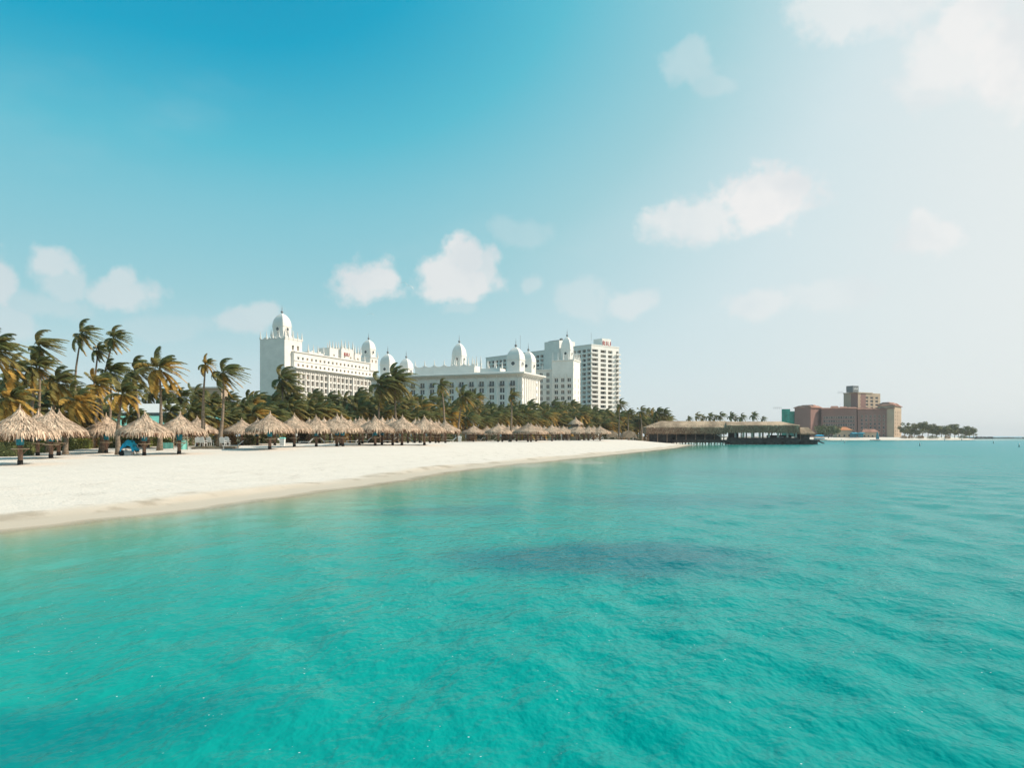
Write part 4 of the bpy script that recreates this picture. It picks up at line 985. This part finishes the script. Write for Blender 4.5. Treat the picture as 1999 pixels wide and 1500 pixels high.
# palms that stand out, from the left
FEAT = [(-14,686,76,'o',0,1.15,-20,'big windswept palm cut by the left edge with orange tipped fronds'),
 (76,676,88,'s',1,.98,68,'tall windswept palm above the left grove, crown blown hard to the right'),
 (160,652,98,'s',2,.88,160,'slender tall palm with bare curved trunk and small tousled crown, highest at left'),
 (222,660,92,'s',3,.74,180,'leaning palm with pale trunk, top right of the left group'),
 (192,684,96,'d',1,.60,172,'palm with small dark crown tucked under the leaning palm'),
 (216,728,92,'d',2,.92,206,'bushy dark palm below the leaning pale trunk'),
 (72,718,86,'o',1,.88,66,'palm with drooping olive crown directly under the tall windswept one'),
 (26,722,86,'o',2,.86,20,'olive palm second from the left edge'),
 (112,748,84,'o',3,.95,92,'palm with leaning yellow trunk between the left grove palms'),
 (190,752,84,'g',1,.8,198,'palm with flat drooping crown over the left bar roof'),
 (266,726,96,'d',3,.92,280,'dark palm left of the big golden palm'),
 (312,722,88,'g',2,1.05,312,'big golden fronded palm above the white restaurant roof'),
 (402,712,92,'g',4,.50,399,'slender palm with a long thin trunk and small crown of rusty old fronds'),
 (436,728,92,'s',5,.98,427,'tall palm with wide feathery crown leaning over the palapas'),
 (240,770,78,'g',3,.75,232,'small golden palm in front of the restaurant'),
 (22,782,76,'g',4,.95,30,'golden palm behind the leftmost palapa'),
 (150,785,80,'g',0,.9,128,'golden palm with arching fronds behind the second palapa'),
 (552,742,142,'d',4,1.3,556,'dark palm in front of the tall domed tower'),
 (744,752,148,'d',5,1.45,742,'dark round topped palm at the inner corner of the hotel wings'),
 (772,744,150,'d',0,1.5,776,'darkest round topped palm before the front wing'),
 (862,752,160,'s',0,.85,866,'single palm standing up against the front wing windows'),
 (905,775,172,'o',4,1.1,895,'broad palm with golden streaks before the front wing'),
 (999,772,175,'s',1,.8,996,'palm before the corner of the front wing'),
 (1211,790,262,'s',2,1.0,1209,'lone palm at the right foot of the modern tower'),
 (1228,806,262,'d',1,.9,1228,'palm right of the lone tower palm'),(1252,803,265,'s',3,.95,1254,'palm with open star crown near the pavilion'),
 (1284,806,285,'d',2,1.15,1286,'first of two dark palms above the left end of the pavilion roof'),(1297,808,285,'d',3,1.05,1299,'second of two dark palms above the left end of the pavilion roof')]
for f in FEAT:
    px, yt, Y, kd, v, sc, bpx, lab = f
    bend = {160: -.9, 220: -.3, 403: .7, 436: .3}.get(px)
    palm(px, yt, Y, kd, v, sc, bpx, lab, curve=bend, rad=1.0 if Y < 120 else 1.15)
ENV = [(-60,735),(0,735),(60,738),(120,745),(150,765),(180,782),(240,775),(260,745),(300,745),(340,760),(380,762),(420,768),(460,780),(490,760),(540,758),(552,745),(580,762),(600,756),(640,772),(670,772),(690,757),(720,760),(750,748),(775,748),(800,768),(830,770),(845,755),(865,772),(885,778),(905,762),(925,765),(945,778),(965,785),(985,788),(1000,775),(1015,790),(1040,790),(1080,788),(1110,790),(1135,792),(1170,800),(1200,800),(1225,806),(1255,806),(1285,808),(1312,816)]
ENX = [p[0] for p in ENV]; ENY = [p[1] for p in ENV]
BELT = ([-60,0,250,450,600,800,1000,1200,1320],[84,86,100,114,136,160,222,272,296])
rv = random.Random(8)
fill = []
px = -45.0
while px < 1308:
    Yb_ = float(np.interp(px, *BELT)); step = 2.6 * FPX / Yb_ * .62
    env = float(np.interp(px, ENX, ENY)); lowr = 826.0
    for row in range(3):
        if 205 < px < 350 and row > 0 and (row == 1 or rv.random() < .6): continue
        q = (0.0, .40, .78)[row]
        pxx = px + rv.uniform(-.4, .4) * step + row * step / 3
        Y = Yb_ + (30, 14, 1)[row] * (1 if px < 1000 else 1.2) + rv.uniform(-3, 3)
        hcr = (1.5 if px < 480 else 2.1) * FPX / Y
        env = env + ((4 if pxx > 480 else 0) + (6 if 785 < pxx < 1010 else 0) if row == 0 else 0)
        yt = env + hcr * .75 + rv.uniform(-9, 15) + q * max(10, (lowr - env - hcr))
        yt = min(yt, HOR - 2.4 * FPX / Y)
        golden = (.12, .22, .36)[row] * (1.5 if px < 500 else (1.0 if px < 1130 else .5))
        u = rv.random(); kd = 'g' if u < golden else ('o' if u < golden + .42 else ('d' if u < .88 else 's'))
        fill.append((pxx, yt, Y, kd, rv.randrange(6), rv.uniform(.85, 1.12) * (.85 if px < 480 else (1.2 if px < 950 else 1.42)), row))
    px += step * (.98 if px < 480 else 1.15)
fill.sort()
cnt = [0, 0, 0]
kn = {'g': 'golden', 'o': 'olive', 'd': 'dark green', 's': 'tousled green'}
rn = ('back', 'middle', 'front')
for pxx, yt, Y, kd, v, sc, row in fill:
    cnt[row] += 1
    palm(pxx, yt, Y, kd, v, sc, None, f'{kn[kd]} palm, {nth(cnt[row])} from the left in the {rn[row]} row of the belt', detail=(Y < 178), rad=1.1)
# palms beyond the pier
for k, (px, yt, sc) in enumerate(((1345, 819, .8), (1361, 813, 1.1), (1372, 817, .9), (1386, 814, 1.0), (1396, 816, .9), (1407, 812, 1.15), (1428, 813, 1.0), (1437, 818, .8), (1448, 815, 1.0), (1471, 812, 1.0), (1489, 818, .8))):
    palm(px, yt, 392, 's' if k % 3 else 'd', k % 6, sc * 1.05, px, f'distant palm showing above the pier pavilion roofs, {nth(k + 1)} from the left', detail=False, group='palms beyond the pier', rad=1.6)

# ------------------------------------------------------------------ shrubs and hedges
def leaf_cloud(rng, rx, ry, rz_, n, s, boxy=False, mat='leaf'):
    mb = MB()
    for _ in range(n):
        while True:
            x, y, z = rng.uniform(-1, 1), rng.uniform(-1, 1), rng.uniform(0 if boxy else -.3, 1)
            r = max(abs(x), abs(y), abs(z)) if boxy else sqrt(x*x + y*y + z*z)
            if r < 1 and (r > .55 or rng.random() < .25): break
        lump = 1 if boxy else .8 + .25 * sin(3 * atan2(y, x) + rng.random()) * (1 - abs(z))
        c = np.array((x * rx * lump, y * ry * lump, z * rz_))
        a = np.array([rng.gauss(0, 1) for _ in range(3)]); a /= np.linalg.norm(a); b_ = np.cross(a, [rng.gauss(0, 1) for _ in range(3)]); b_ /= np.linalg.norm(b_)
        w = s * rng.uniform(.6, 1.3); mb.face([c - a*w, c + b_*w*.45, c + a*w, c - b_*w*.45])
    return mb.mesh('foliage', [mat])
SHR = [leaf_cloud(random.Random(90 + i), 2.2, 1.6, 1.9 + .4 * (i % 2), 900, .17, mat=('leaf', 'leaf', 'dry_leaf')[i % 3]) for i in range(6)]
stm = MB()
for k in range(5): stm.tube([(.05*k, 0, -.2), (.5*cos(k*1.3), .4*sin(k*1.3), 1.2)], [.06, .03], 5)
stem_me = stm.mesh('stems', ['bark'])
px = -40; k = 0
while px < 1300:
    Yb_ = float(np.interp(px, *BELT)) - 4 + rv.uniform(-1, 1); k += 1
    x = wx(px, Yb_); s_ = rv.uniform(.8, 1.25)
    sh_ = empty('shrub', (x, Yb_, gz(x, Yb_)), rv.uniform(0, 6), f'leafy shrub under the palms, {nth(k)} from the left behind the palapas', 'shrub', 'shrubs under the palms', s_)
    put(SHR[k % 6], 'foliage', sh_, (0, 0, .35)); put(stem_me, 'stems', sh_)
    px += 3.0 * FPX / Yb_
# clipped hedge behind the left palapas
HG = [leaf_cloud(random.Random(190 + i), 2.1, .62, 1.2, 2600, .10, True, 'hedge_leaf') for i in range(3)]
HD = leaf_cloud(random.Random(199), 2.1, .7, 1.3, 2600, .11, True, 'leaf')
core = MB(); core.box(-1.95, 1.95, -.48, .48, -.2, 1.0); core_me = core.mesh('inner_twigs', ['leaf'])
for k, (px, Y, dk) in enumerate(((-8, 70, 1), (22, 76, 1), (60, 84, 0), (105, 88, 0), (143, 91, 0), (182, 93, 0), (222, 95, 0), (262, 97, 0), (300, 99, 0))):
    x = wx(px, Y); h = empty('hedge', (x, Y, gz(x, Y)), .12, ('dark green' if dk else 'yellow green') + f' clipped hedge section, {nth(k + 1)} from the left behind the palapas', 'hedge', 'clipped hedge sections')
    put(HD if dk else HG[k % 3], 'foliage', h); put(core_me, 'inner_twigs', h)

# ------------------------------------------------------------------ trees across the bay
def round_tree(px, Y, yt, wpx, label, name='broadleaf_tree', group='trees on the far point', g0=None, seed=0, flat=.6):
    rng = random.Random(seed * 13 + int(px)); x = wx(px, Y); g0 = gz(x, Y) if g0 is None else g0
    H_ = wz(yt, Y) - g0; Wd = wpx / FPX * Y
    r = empty(name, (x, Y, g0), 0, label, 'tree', group)
    mb = MB(); mb.tube([(0, 0, -.3), (.2, 0, H_ * .3), (0, 0, H_ * .6)], [.3, .22, .12], 6)
    for k in range(4): mb.tube([(.1, 0, H_ * .35), (Wd * .3 * cos(k*1.6), Wd*.3*sin(k*1.6), H_ * .7)], [.13, .05], 5)
    mb.build('trunk', 'bark', r)
    c = MB()
    for _ in range(11):
        cx, cy, cz = rng.uniform(-.36, .36) * Wd, rng.uniform(-.3, .3) * Wd, H_ * rng.uniform(.28, .82); rr_ = Wd * rng.uniform(.16, .27)
        for _ in range(110):
            v = np.array([rng.gauss(0, 1) for _ in range(3)]); v /= np.linalg.norm(v); p = np.array((cx, cy, cz)) + v * rr_ * rng.uniform(.6, 1.05) * np.array((1, 1, flat))
            if p[2] > H_: p[2] = H_ - rng.random() * .3
            a = np.array([rng.gauss(0, 1) for _ in range(3)]); a /= np.linalg.norm(a); b_ = np.cross(a, v); w = .055 * Wd * rng.uniform(.6, 1.2)
            c.face([p - a*w, p + b_*w*.6, p + a*w, p - b_*w*.6])
    c.build('crown', 'leaf', r); return r
round_tree(1618, 560, 829, 46, 'dark wide crowned tree on the far beach between the pier and the orange roof', group=None, g0=1.8, seed=3)
ft_ = [(1766,822,14),(1776,825,15),(1785,828,12),(1794,823,16),(1801,820,16),(1812,823,15),(1821,821,15),(1829,829,14),(1838,831,15),(1846,830,14),(1855,826,16),(1864,826,15),(1871,830,12),(1884,831,14),(1893,832,15),(1901,837,9)]
for k, (px, yt, w_) in enumerate(ft_):
    round_tree(px, 600 + (k * 7) % 22, yt, w_ * 1.6, f'dark tree on the far point right of the pink hotel, {nth(k + 1)} from the left', g0=1.9, seed=k, flat=.75)
for k, (px, yt, w_) in enumerate(((1765, 846, 16), (1778, 848, 16), (1797, 848, 22), (1822, 849, 24), (1850, 849, 24), (1880, 849, 22))):
    x = wx(px, 580); s_ = empty('shrub', (x, 580, 1.9), 0, f'low brown scrub along the far beach, {nth(k + 1)} clump from the left', 'shrub', 'scrub on the far beach'); 
    put(SHR[(2, 5, 2, 0, 5, 1)[k]], 'foliage', s_, (0, 0, 0), k, (w_ / 11., 1.5, .95))

# breakwater at the horizon
rb2 = random.Random(31)
for k, (pa, pb, Yw, hz_) in enumerate(((1880, 2150, 880, 2.4), (1905, 1937, 860, 3.6))):
    bw = MB(); xa, xb = wx(pa, Yw), wx(pb, Yw); n_ = 150 if k == 0 else 40
    bw.loft([[(xa + (xb - xa) * i / 20, -4, -1), (xa + (xb - xa) * i / 20, 4, -1), (xa + (xb - xa) * i / 20, 1.5, hz_ * (.55 + .15 * sin(i * 2.1))), (xa + (xb - xa) * i / 20, -1.5, hz_ * (.5 + .15 * sin(i * 1.3)))] for i in range(21)])
    for _ in range(n_):
        x = rb2.uniform(xa, xb); y = rb2.uniform(-3, 2); z = rb2.uniform(0, hz_ * (.85 - abs(y) * .2)); r_ = rb2.uniform(.5, 1.1)
        bw.loft([[(x + r_*cos(a)*k_, y + r_*sin(a)*k_, z + h_) for a in (0, 1.3, 2.4, 3.6, 5.0)] for k_, h_ in ((.8, -r_*.5), (1, 0), (.5, r_*.5))])
    tag(bw.build('breakwater', 'rock', None, loc=(0, Yw, 0)), ('low dark stone breakwater on the horizon at the right edge', 'short rocky mound in the water at the tip of the far point')[k], 'breakwater')

# ------------------------------------------------------------------ boat and buoys
sbx, sby = wx(1712, 520), 520.0
sl_ = empty('sailboat', (sbx, sby, 0), .1, 'small catamaran with teal sail in front of the pink hotel', 'sailboat')
q = MB(); q.loft([[(x, -.35*k_, -.15 if abs(x) < 3 else .2), (x, .35*k_, -.15 if abs(x) < 3 else .2), (x, .35*k_, .55), (x, -.35*k_, .55)] for x, k_ in ((-5, .3), (-3, 1), (1, 1), (2.6, .2))]); q.build('hull', 'dark', sl_)
q = MB(); q.tube([(.3, 0, .5), (.0, 0, 6.4)], .06, 5); q.build('mast', 'metal', sl_)
q = MB(); n_ = 8
for i in range(n_):
    z0_, z1_ = .9 + 5.3 * i / n_, .9 + 5.3 * (i + 1) / n_; f_ = lambda z: 2.4 * (1 - ((z - .9) / 5.6) ** 1.7) + .15
    q.loft([[(.3 - f_(z0_) * .35, .0, z0_), (.3 + f_(z0_) * .62, .1, z0_), (.3 + f_(z0_) * .62, .14, z0_), (.3 - f_(z0_) * .35, .04, z0_)], [(.3 - f_(z1_) * .35, .0, z1_), (.3 + f_(z1_) * .62, .1, z1_), (.3 + f_(z1_) * .62, .14, z1_), (.3 - f_(z1_) * .35, .04, z1_)]])
q.build('sail', 'teal', sl_)
tb = empty('beached_boat', (wx(1600, 540), 540, .9), 0, 'bright turquoise canopied boat at the far beach beyond the pier end', 'boat')
q = MB(); q.loft([[(x, -1.2*k_, .0), (x, 1.2*k_, .0), (x, 1.4*k_, .9), (x, -1.4*k_, .9)] for x, k_ in ((-3.6, .5), (-2, 1), (2.4, 1), (3.8, .1))]); q.build('hull', 'teal', tb)
q = MB(); hip(q, -3, 3, -1.3, 1.3, 2.5, 3.0, 1.5); q.build('canopy', 'blue', tb)
for xx in (-2.6, 2.6): q = MB(); q.box(xx - .05, xx + .05, -.05, .05, .9, 2.5); q.build('canopy_pole', 'metal', tb)
bu = MB(); bu.lathe([(.05, -.3), (.2, -.25), (.22, .0), (.2, .2), (.17, .25)], 10); bu2 = MB(); bu2.lathe([(.16, .25), (.14, .9), (.05, 1.05)], 10)
bme, bme2 = bu.mesh('float', ['metal'], True), bu2.mesh('marker_post', ['plain_white'], True)
for k, (px, py, lit) in enumerate(((1649, 865, 1), (1643, 862, 1), (1796, 871, 0), (1845, 861, 1), (1878, 860, 1), (1940, 866, 1), (1990, 873, 0))):
    Yk = FPX * CAM_H / (py - HOR); b_ = empty('buoy', (wx(px, Yk), Yk, 0), 0, ('dark' if not lit else 'white') + f' swim area marker buoy, {nth(k + 1 if k > 1 else 2 - k)} from the left on the open water', 'buoy', 'marker buoys')
    s_ = 1.0 * (Yk / 250) ** .5; b_.scale = (s_, s_, s_); put(bme, 'float', b_); 
    o_ = put(bme2, 'marker_post', b_)
# ------------------------------------------------------------------ beach furniture and people
def lounger_meshes():
    a = MB(); a.box(-.95, .55, -.33, .33, .30, .36); a.box(-.9, -.84, -.3, -.24, 0, .3); a.box(-.9, -.84, .24, .3, 0, .3); a.box(.4, .46, -.3, -.24, 0, .3); a.box(.4, .46, .24, .3, 0, .3)
    b_ = MB(); b_.loft([[(.5, -.33, .33), (.5, .33, .33), (.5, .33, .39), (.5, -.33, .39)], [(1.05, -.33, .80), (1.05, .33, .80), (1.02, .33, .86), (1.02, -.33, .86)]])
    return a.mesh('seat', ['plain_white']), b_.mesh('backrest', ['plain_white'])
la, lb = lounger_meshes()
chr_a = MB(); chr_a.box(-.3, .3, -.28, .28, .38, .44)
for sx_, sy_ in ((-1,-1),(1,-1),(1,1),(-1,1)): chr_a.box(sx_*.27 - .03, sx_*.27 + .03, sy_*.25 - .03, sy_*.25 + .03, 0, .38)
chr_a.box(-.33, -.27, -.3, .28, .60, .65); chr_a.box(.27, .33, -.3, .28, .60, .65)
chr_b = MB()
chr_b.loft([[(-.3, .24, .42), (.3, .24, .42), (.3, .30, .42), (-.3, .30, .42)], [(-.3, .36, .95), (.3, .36, .95), (.3, .40, .95), (-.3, .40, .95)], [(-.16, .40, 1.12), (.16, .40, 1.12), (.16, .43, 1.12), (-.16, .43, 1.12)]])
ca, cb_ = chr_a.mesh('seat', ['plain_white']), chr_b.mesh('backrest', ['plain_white'])
for k, px in enumerate((387, 398, 411, 436, 444)):
    Y = 92 - (k % 2) * .8; x = wx(px, Y); r = empty('beach_chair', (x, Y, gz(x, Y) + .28), pi + rv.uniform(-.3, .3), f'white slatted beach chair on the deck steps, {nth(k + 1)} from the left by the two trunks', 'chair', 'white chairs on the deck')
    put(ca, 'seat', r); put(cb_, 'backrest', r)
dk_ = empty('wooden_deck', (wx(412, 90.8), 90.8, gz(wx(412, 90.8), 90.8)), 0, 'low pale boardwalk steps under the white chairs', 'deck')
for k in range(9):
    q = MB(); q.box(-2.4, 2.6, k * .34 - .2, k * .34 + .1, .10 + .02 * k, .16 + .02 * k); q.build('plank', 'wood', dk_)
q = MB(); q.box(-2.3, 2.5, 0, .1, -.2, .1); q.box(-2.3, 2.5, 2.2, 2.3, -.2, .2); q.build('joist', 'dark', dk_)
LG = [(455, 91), (560, 108), (598, 118), (640, 122), (690, 126), (712, 128), (760, 126), (812, 130), (880, 160), (935, 190), (960, 196), (1000, 200)] + [(1032 + 9.5 * i, 222 + i) for i in range(11)] + [(1150, 240), (1170, 244)]
for k, (px, Y) in enumerate(LG):
    x = wx(px, Y); r = empty('sun_lounger', (x, Y, gz(x, Y)), rv.choice((0, 0, .3, pi)), f'white sun lounger in the shade of the palapas, {nth(k + 1)} from the left', 'sun lounger', 'white sun loungers', 1.15)
    put(la, 'seat', r); put(lb, 'backrest', r)
# bins
for px, Y, mt_, lab in ((898, 158, 'plain_white', 'white litter bin between the palapas left of the gap'), (552, 106, 'mint', 'pale green litter bin behind the palapa posts')):
    x = wx(px, Y); r = empty('litter_bin', (x, Y, gz(x, Y)), 0, lab, 'litter bin', None, 1.15)
    q = MB(); q.loft([[(sx_*r_, sy_*r_, z) for sx_, sy_ in ((-1,-1),(1,-1),(1,1),(-1,1))] for r_, z in ((.24, 0), (.30, .85))]); q.build('body', 'plain_white', r)
    q = MB(); q.loft([[(sx_*r_, sy_*r_, z) for sx_, sy_ in ((-1,-1),(1,-1),(1,1),(-1,1))] for r_, z in ((.33, .85), (.33, .92), (.2, 1.02))]); q.build('lid', mt_, r)
# turquoise wind screens
for px, w_, Y, lab, tilt in ((327, 25, 90, 'turquoise canvas wind screen stretched between posts', 0), (360, 13, 88, 'crumpled turquoise canvas hanging by the palapa post', .5)):
    x = wx(px, Y); r = empty('wind_screen', (x, Y, gz(x, Y)), tilt, lab, 'wind screen'); wd_ = w_ / FPX * Y
    q = MB(); n_ = 10
    for i in range(n_):
        xa, xb = -wd_/2 + wd_ * i / n_, -wd_/2 + wd_ * (i + 1) / n_; f_ = lambda u: .05 * sin(u * 9)
        q.loft([[(xa, f_(xa), .12), (xa, f_(xa) + .02, .12), (xa, f_(xa) + .02, .78 + tilt), (xa, f_(xa), .78 + tilt)], [(xb, f_(xb), .12), (xb, f_(xb) + .02, .12), (xb, f_(xb) + .02, .82), (xb, f_(xb), .82)]])
    q.build('canvas', 'mint', r)
    for xx in (-wd_/2, wd_/2): q = MB(); q.tube([(xx, 0, -.2), (xx, 0, 1.5)], .035, 6); q.build('post', 'wood', r)
    q = MB(); q.tube([(-wd_/2, 0, 1.45), (wd_/2, 0, 1.5)], .03, 6); q.build('top_rail', 'wood', r)
# beach cart under a blue cloth, cool box below it
Yc_ = 74.0; xc_ = wx(254, Yc_); gc_ = gz(xc_, Yc_)
ct = empty('beach_cart', (xc_, Yc_, gc_), 0, 'beach cart with dark wheel draped with a bright blue cloth beside the palapa post', 'beach cart')
q = MB()
for yy in (-.35, .35):
    q.tube([(-.62, yy, .3), (-.5, yy, .95), (.45, yy, 1.0), (.55, yy, .1)], .03, 6)
q.tube([(-.5, -.35, .95), (-.5, .35, .95)], .03, 6); q.tube([(.45, -.35, 1.0), (.45, .35, 1.0)], .03, 6); q.build('frame', 'dark', ct)
for yy in (-.42, .42):
    q = MB(); q.loft([[(-.58 + .29*k_*cos(a), yy + w_, .29 + .29*k_*sin(a)) for a in [2*pi*j/16 for j in range(16)]] for k_, w_ in ((.75, -.05), (1, -.04), (1, .04), (.75, .05))]); q.build('wheel', 'rubber', ct)
q = MB(); nu, nv = 14, 8; G = []
for i in range(nu + 1):
    u = i / nu; a = pi * (1.0 - u) ; row = []
    for j in range(nv + 1):
        v = j / nv * 2 - 1; zc = .92 + .62 * sin(a) ** .8 * (1 - .25 * v * v); x_ = -.62 * cos(a) * -1
        x_ = .66 * -cos(a) if False else (-.66 + 1.32 * u); drop = (.30 if u > .85 else (.12 if u < .1 else 0))
        row.append((x_ + .03 * sin(7 * v), v * .5, zc - drop + .05 * sin(9 * u + 5 * v) - (.10 * abs(sin(4 * u * pi)) if abs(v) > .9 else 0)))
    G.append(row)
for i in range(nu):
    for j in range(nv): q.face([G[i][j], G[i+1][j], G[i+1][j+1], G[i][j+1]])
G2 = [[G[i][0] for i in range(nu + 1)], [(G[i][0][0] * 1.02, -.56, max(.42, G[i][0][2] - .34 - .22 * abs(2 * i / nu - 1) ** 2)) for i in range(nu + 1)]]
for i in range(nu): q.face([G2[1][i], G2[1][i+1], G2[0][i+1], G2[0][i]])
G3 = [(G[nu][j], (.76, G[nu][j][1] * 1.05, .5 + .08 * sin(j * 2.0))) for j in range(nv + 1)]
for j in range(nv): q.face([G3[j][1], G3[j+1][1], G3[j+1][0], G3[j][0]])
q.build('blue_cloth', 'blue', ct)
cb2 = empty('cool_box', (xc_ + .02, Yc_ - .30, gc_), .08, 'white cool box on the sand under the blue draped cart', 'cool box')
q = MB(); q.loft([[(sx_*a_, sy_*b_, z) for sx_, sy_ in ((-1,-1),(1,-1),(1,1),(-1,1))] for a_, b_, z in ((.29, .20, 0), (.33, .23, .42))]); q.build('body', 'plain_white', cb2)
q = MB(); q.box(-.35, .35, -.25, .25, .42, .50); q.build('lid', 'plain_white', cb2)
q = MB(); q.tube([(-.34, 0, .36), (-.34, -.26, .40), (.34, -.26, .40), (.34, 0, .36)], .018, 5); q.build('handle', 'metal', cb2)
# person sitting behind the cart
def skinned(name, verts, edges, mat, parent, loc, rz=0):
    me = bpy.data.meshes.new(name); me.from_pydata([v[:3] for v in verts], edges, [])
    o = bpy.data.objects.new(name, me); COL.objects.link(o)
    md = o.modifiers.new('skin', 'SKIN'); md.use_smooth_shade = True
    sk = me.skin_vertices[0].data
    for i, v in enumerate(verts): sk[i].radius = (v[3], v[4] if len(v) > 4 else v[3])
    sk[0].use_root = True
    o.modifiers.new('sub', 'SUBSURF').levels = 2; o.modifiers['sub'].render_levels = 2
    dgp = bpy.context.evaluated_depsgraph_get(); m2 = bpy.data.meshes.new_from_object(o.evaluated_get(dgp)); bpy.data.objects.remove(o)
    m2.name = name; m2.materials.clear(); m2.materials.append(M[mat]); return put(m2, name, parent, loc, rz)
Yp_ = 76.6; xp_ = wx(268, Yp_); gp_ = gz(xp_, Yp_)
pe = empty('person', (xp_, Yp_, gp_), 0, 'dark haired person in a grey shirt sitting bent forward behind the blue draped cart', 'person')
z0 = .48
body_v = [(0.05,0,z0,.15,.17),(.02,0,z0+.18,.13,.16),(-.08,0,z0+.38,.14,.18),(-.16,0,z0+.52,.09,.12),(-.20,0,z0+.58,.05),(-.26,0,z0+.68,.085,.08),(-.29,0,z0+.77,.075),
 (-.14,-.20,z0+.46,.055),(-.30,-.26,z0+.24,.042),(-.50,-.18,z0+.14,.03),(-.56,-.16,z0+.12,.026),
 (-.14,.20,z0+.46,.055),(-.30,.26,z0+.24,.042),(-.50,.18,z0+.14,.03),(-.56,.16,z0+.12,.026),
 (0.0,-.11,z0-.01,.095),(-.44,-.14,z0+.03,.07),(-.42,-.14,.10,.045),(-.55,-.14,.05,.035),
 (0.0,.11,z0-.01,.095),(-.44,.14,z0+.03,.07),(-.42,.14,.10,.045),(-.55,.14,.05,.035)]
body_e = [(0,1),(1,2),(2,3),(3,4),(4,5),(5,6),(3,7),(7,8),(8,9),(9,10),(3,11),(11,12),(12,13),(13,14),(0,15),(15,16),(16,17),(17,18),(0,19),(19,20),(20,21),(21,22)]
skinned('body', body_v, body_e, 'skin', pe, (0, 0, 0))
sh_v = [(0.05,0,z0+.02,.165,.185),(.02,0,z0+.18,.15,.18),(-.08,0,z0+.38,.155,.20),(-.15,0,z0+.51,.10,.14),(-.14,-.20,z0+.46,.072),(-.24,-.24,z0+.32,.062),(-.14,.20,z0+.46,.072),(-.24,.24,z0+.32,.062)]
skinned('shirt', sh_v, [(0,1),(1,2),(2,3),(3,4),(4,5),(3,6),(6,7)], 'grey_cloth', pe, (0, 0, 0))
skinned('shorts', [(0.04,0,z0+.02,.16,.18),(-.02,-.11,z0-.01,.115),(-.32,-.13,z0+.02,.095),(-.02,.11,z0-.01,.115),(-.32,.13,z0+.02,.095)], [(0,1),(1,2),(0,3),(3,4)], 'dark', pe, (0, 0, 0))
skinned('hair', [(-.235,0,z0+.70,.09,.088),(-.265,0,z0+.79,.088,.085),(-.20,0,z0+.64,.055)], [(0,1),(0,2)], 'hair', pe, (0, 0, 0))
fcs = MB()
for yy in (-.03, .03): fcs.lathe([(.002, z0 + .715), (.011, z0 + .724), (.002, z0 + .733)], 6, (-.348, yy))
fcs.lathe([(.004, z0 + .672), (.016, z0 + .685), (.008, z0 + .71)], 6, (-.352, 0)); fcs.build('eyes_and_nose', 'skin', pe)
stl = empty('stool', (xp_ + .04, Yp_, gp_), 0, 'low wooden stool under the seated person', 'stool')
q = MB(); q.box(-.2, .22, -.2, .2, .30, .345); q.build('seat', 'wood', stl)
for sx_, sy_ in ((-1,-1),(1,-1),(1,1),(-1,1)): q = MB(); q.box(sx_*.17 - .02, sx_*.17 + .02, sy_*.17 - .02, sy_*.17 + .02, 0, .30); q.build('leg', 'wood', stl)
# kites far up over the bay
for k, (px, py, w_) in enumerate(((723, 616, 2.4), (789, 555, 2.2), (801, 562, 2.4))):
    Y = 520; r = MB(); n_ = 8
    pts = [(w_ * cos(pi * i / n_), 0, w_ * .55 * sin(pi * i / n_)) for i in range(n_ + 1)]
    for i in range(n_): r.loft([[ (pts[i][0], 0, pts[i][2]), (pts[i][0], .9, pts[i][2] - .1), (pts[i][0], .9, pts[i][2] - .16), (pts[i][0], 0, pts[i][2] - .08)], [(pts[i+1][0], 0, pts[i+1][2]), (pts[i+1][0], .9, pts[i+1][2] - .1), (pts[i+1][0], .9, pts[i+1][2] - .16), (pts[i+1][0], 0, pts[i+1][2] - .08)]])
    o = r.build('kite', 'plain_white', None, loc=(wx(px, Y), Y, wz(py, Y))); o.rotation_euler = (.3, .3 * k, 0)
    tag(o, ('tiny pale kite in the sky below the left of the two middle clouds', 'tiny pale kite, upper of the pair between the two middle clouds', 'tiny pale kite, lower of the pair between the two middle clouds')[k], 'kite')

for o in list(COL.objects):
    l_ = o.get('label')
    if l_ and len(l_.split()) > 16: print('LONG', o.name, l_)

# ------------------------------------------------------------------ sea air
HAZE = 0.00014
hm = bpy.data.materials.new('sea_air'); hm.use_nodes = True
ht = NT(hm.node_tree); ht.n.remove(ht.n['Principled BSDF'])
pvn = ht.new('ShaderNodeVolumePrincipled'); pvn.inputs['Color'].default_value = (.93, .96, 1.0, 1); pvn.inputs['Density'].default_value = HAZE
pvn.inputs['Anisotropy'].default_value = 0.2
ht.l.new(pvn.outputs[0], ht.n['Material Output'].inputs['Volume'])
hb = MB(); hb.box(-16000, 16000, -60, 8000, -4.2, 82.0)
tag(hb.build('haze', [hm]), 'thin pale sea air over the bay', None, None, 'stuff')
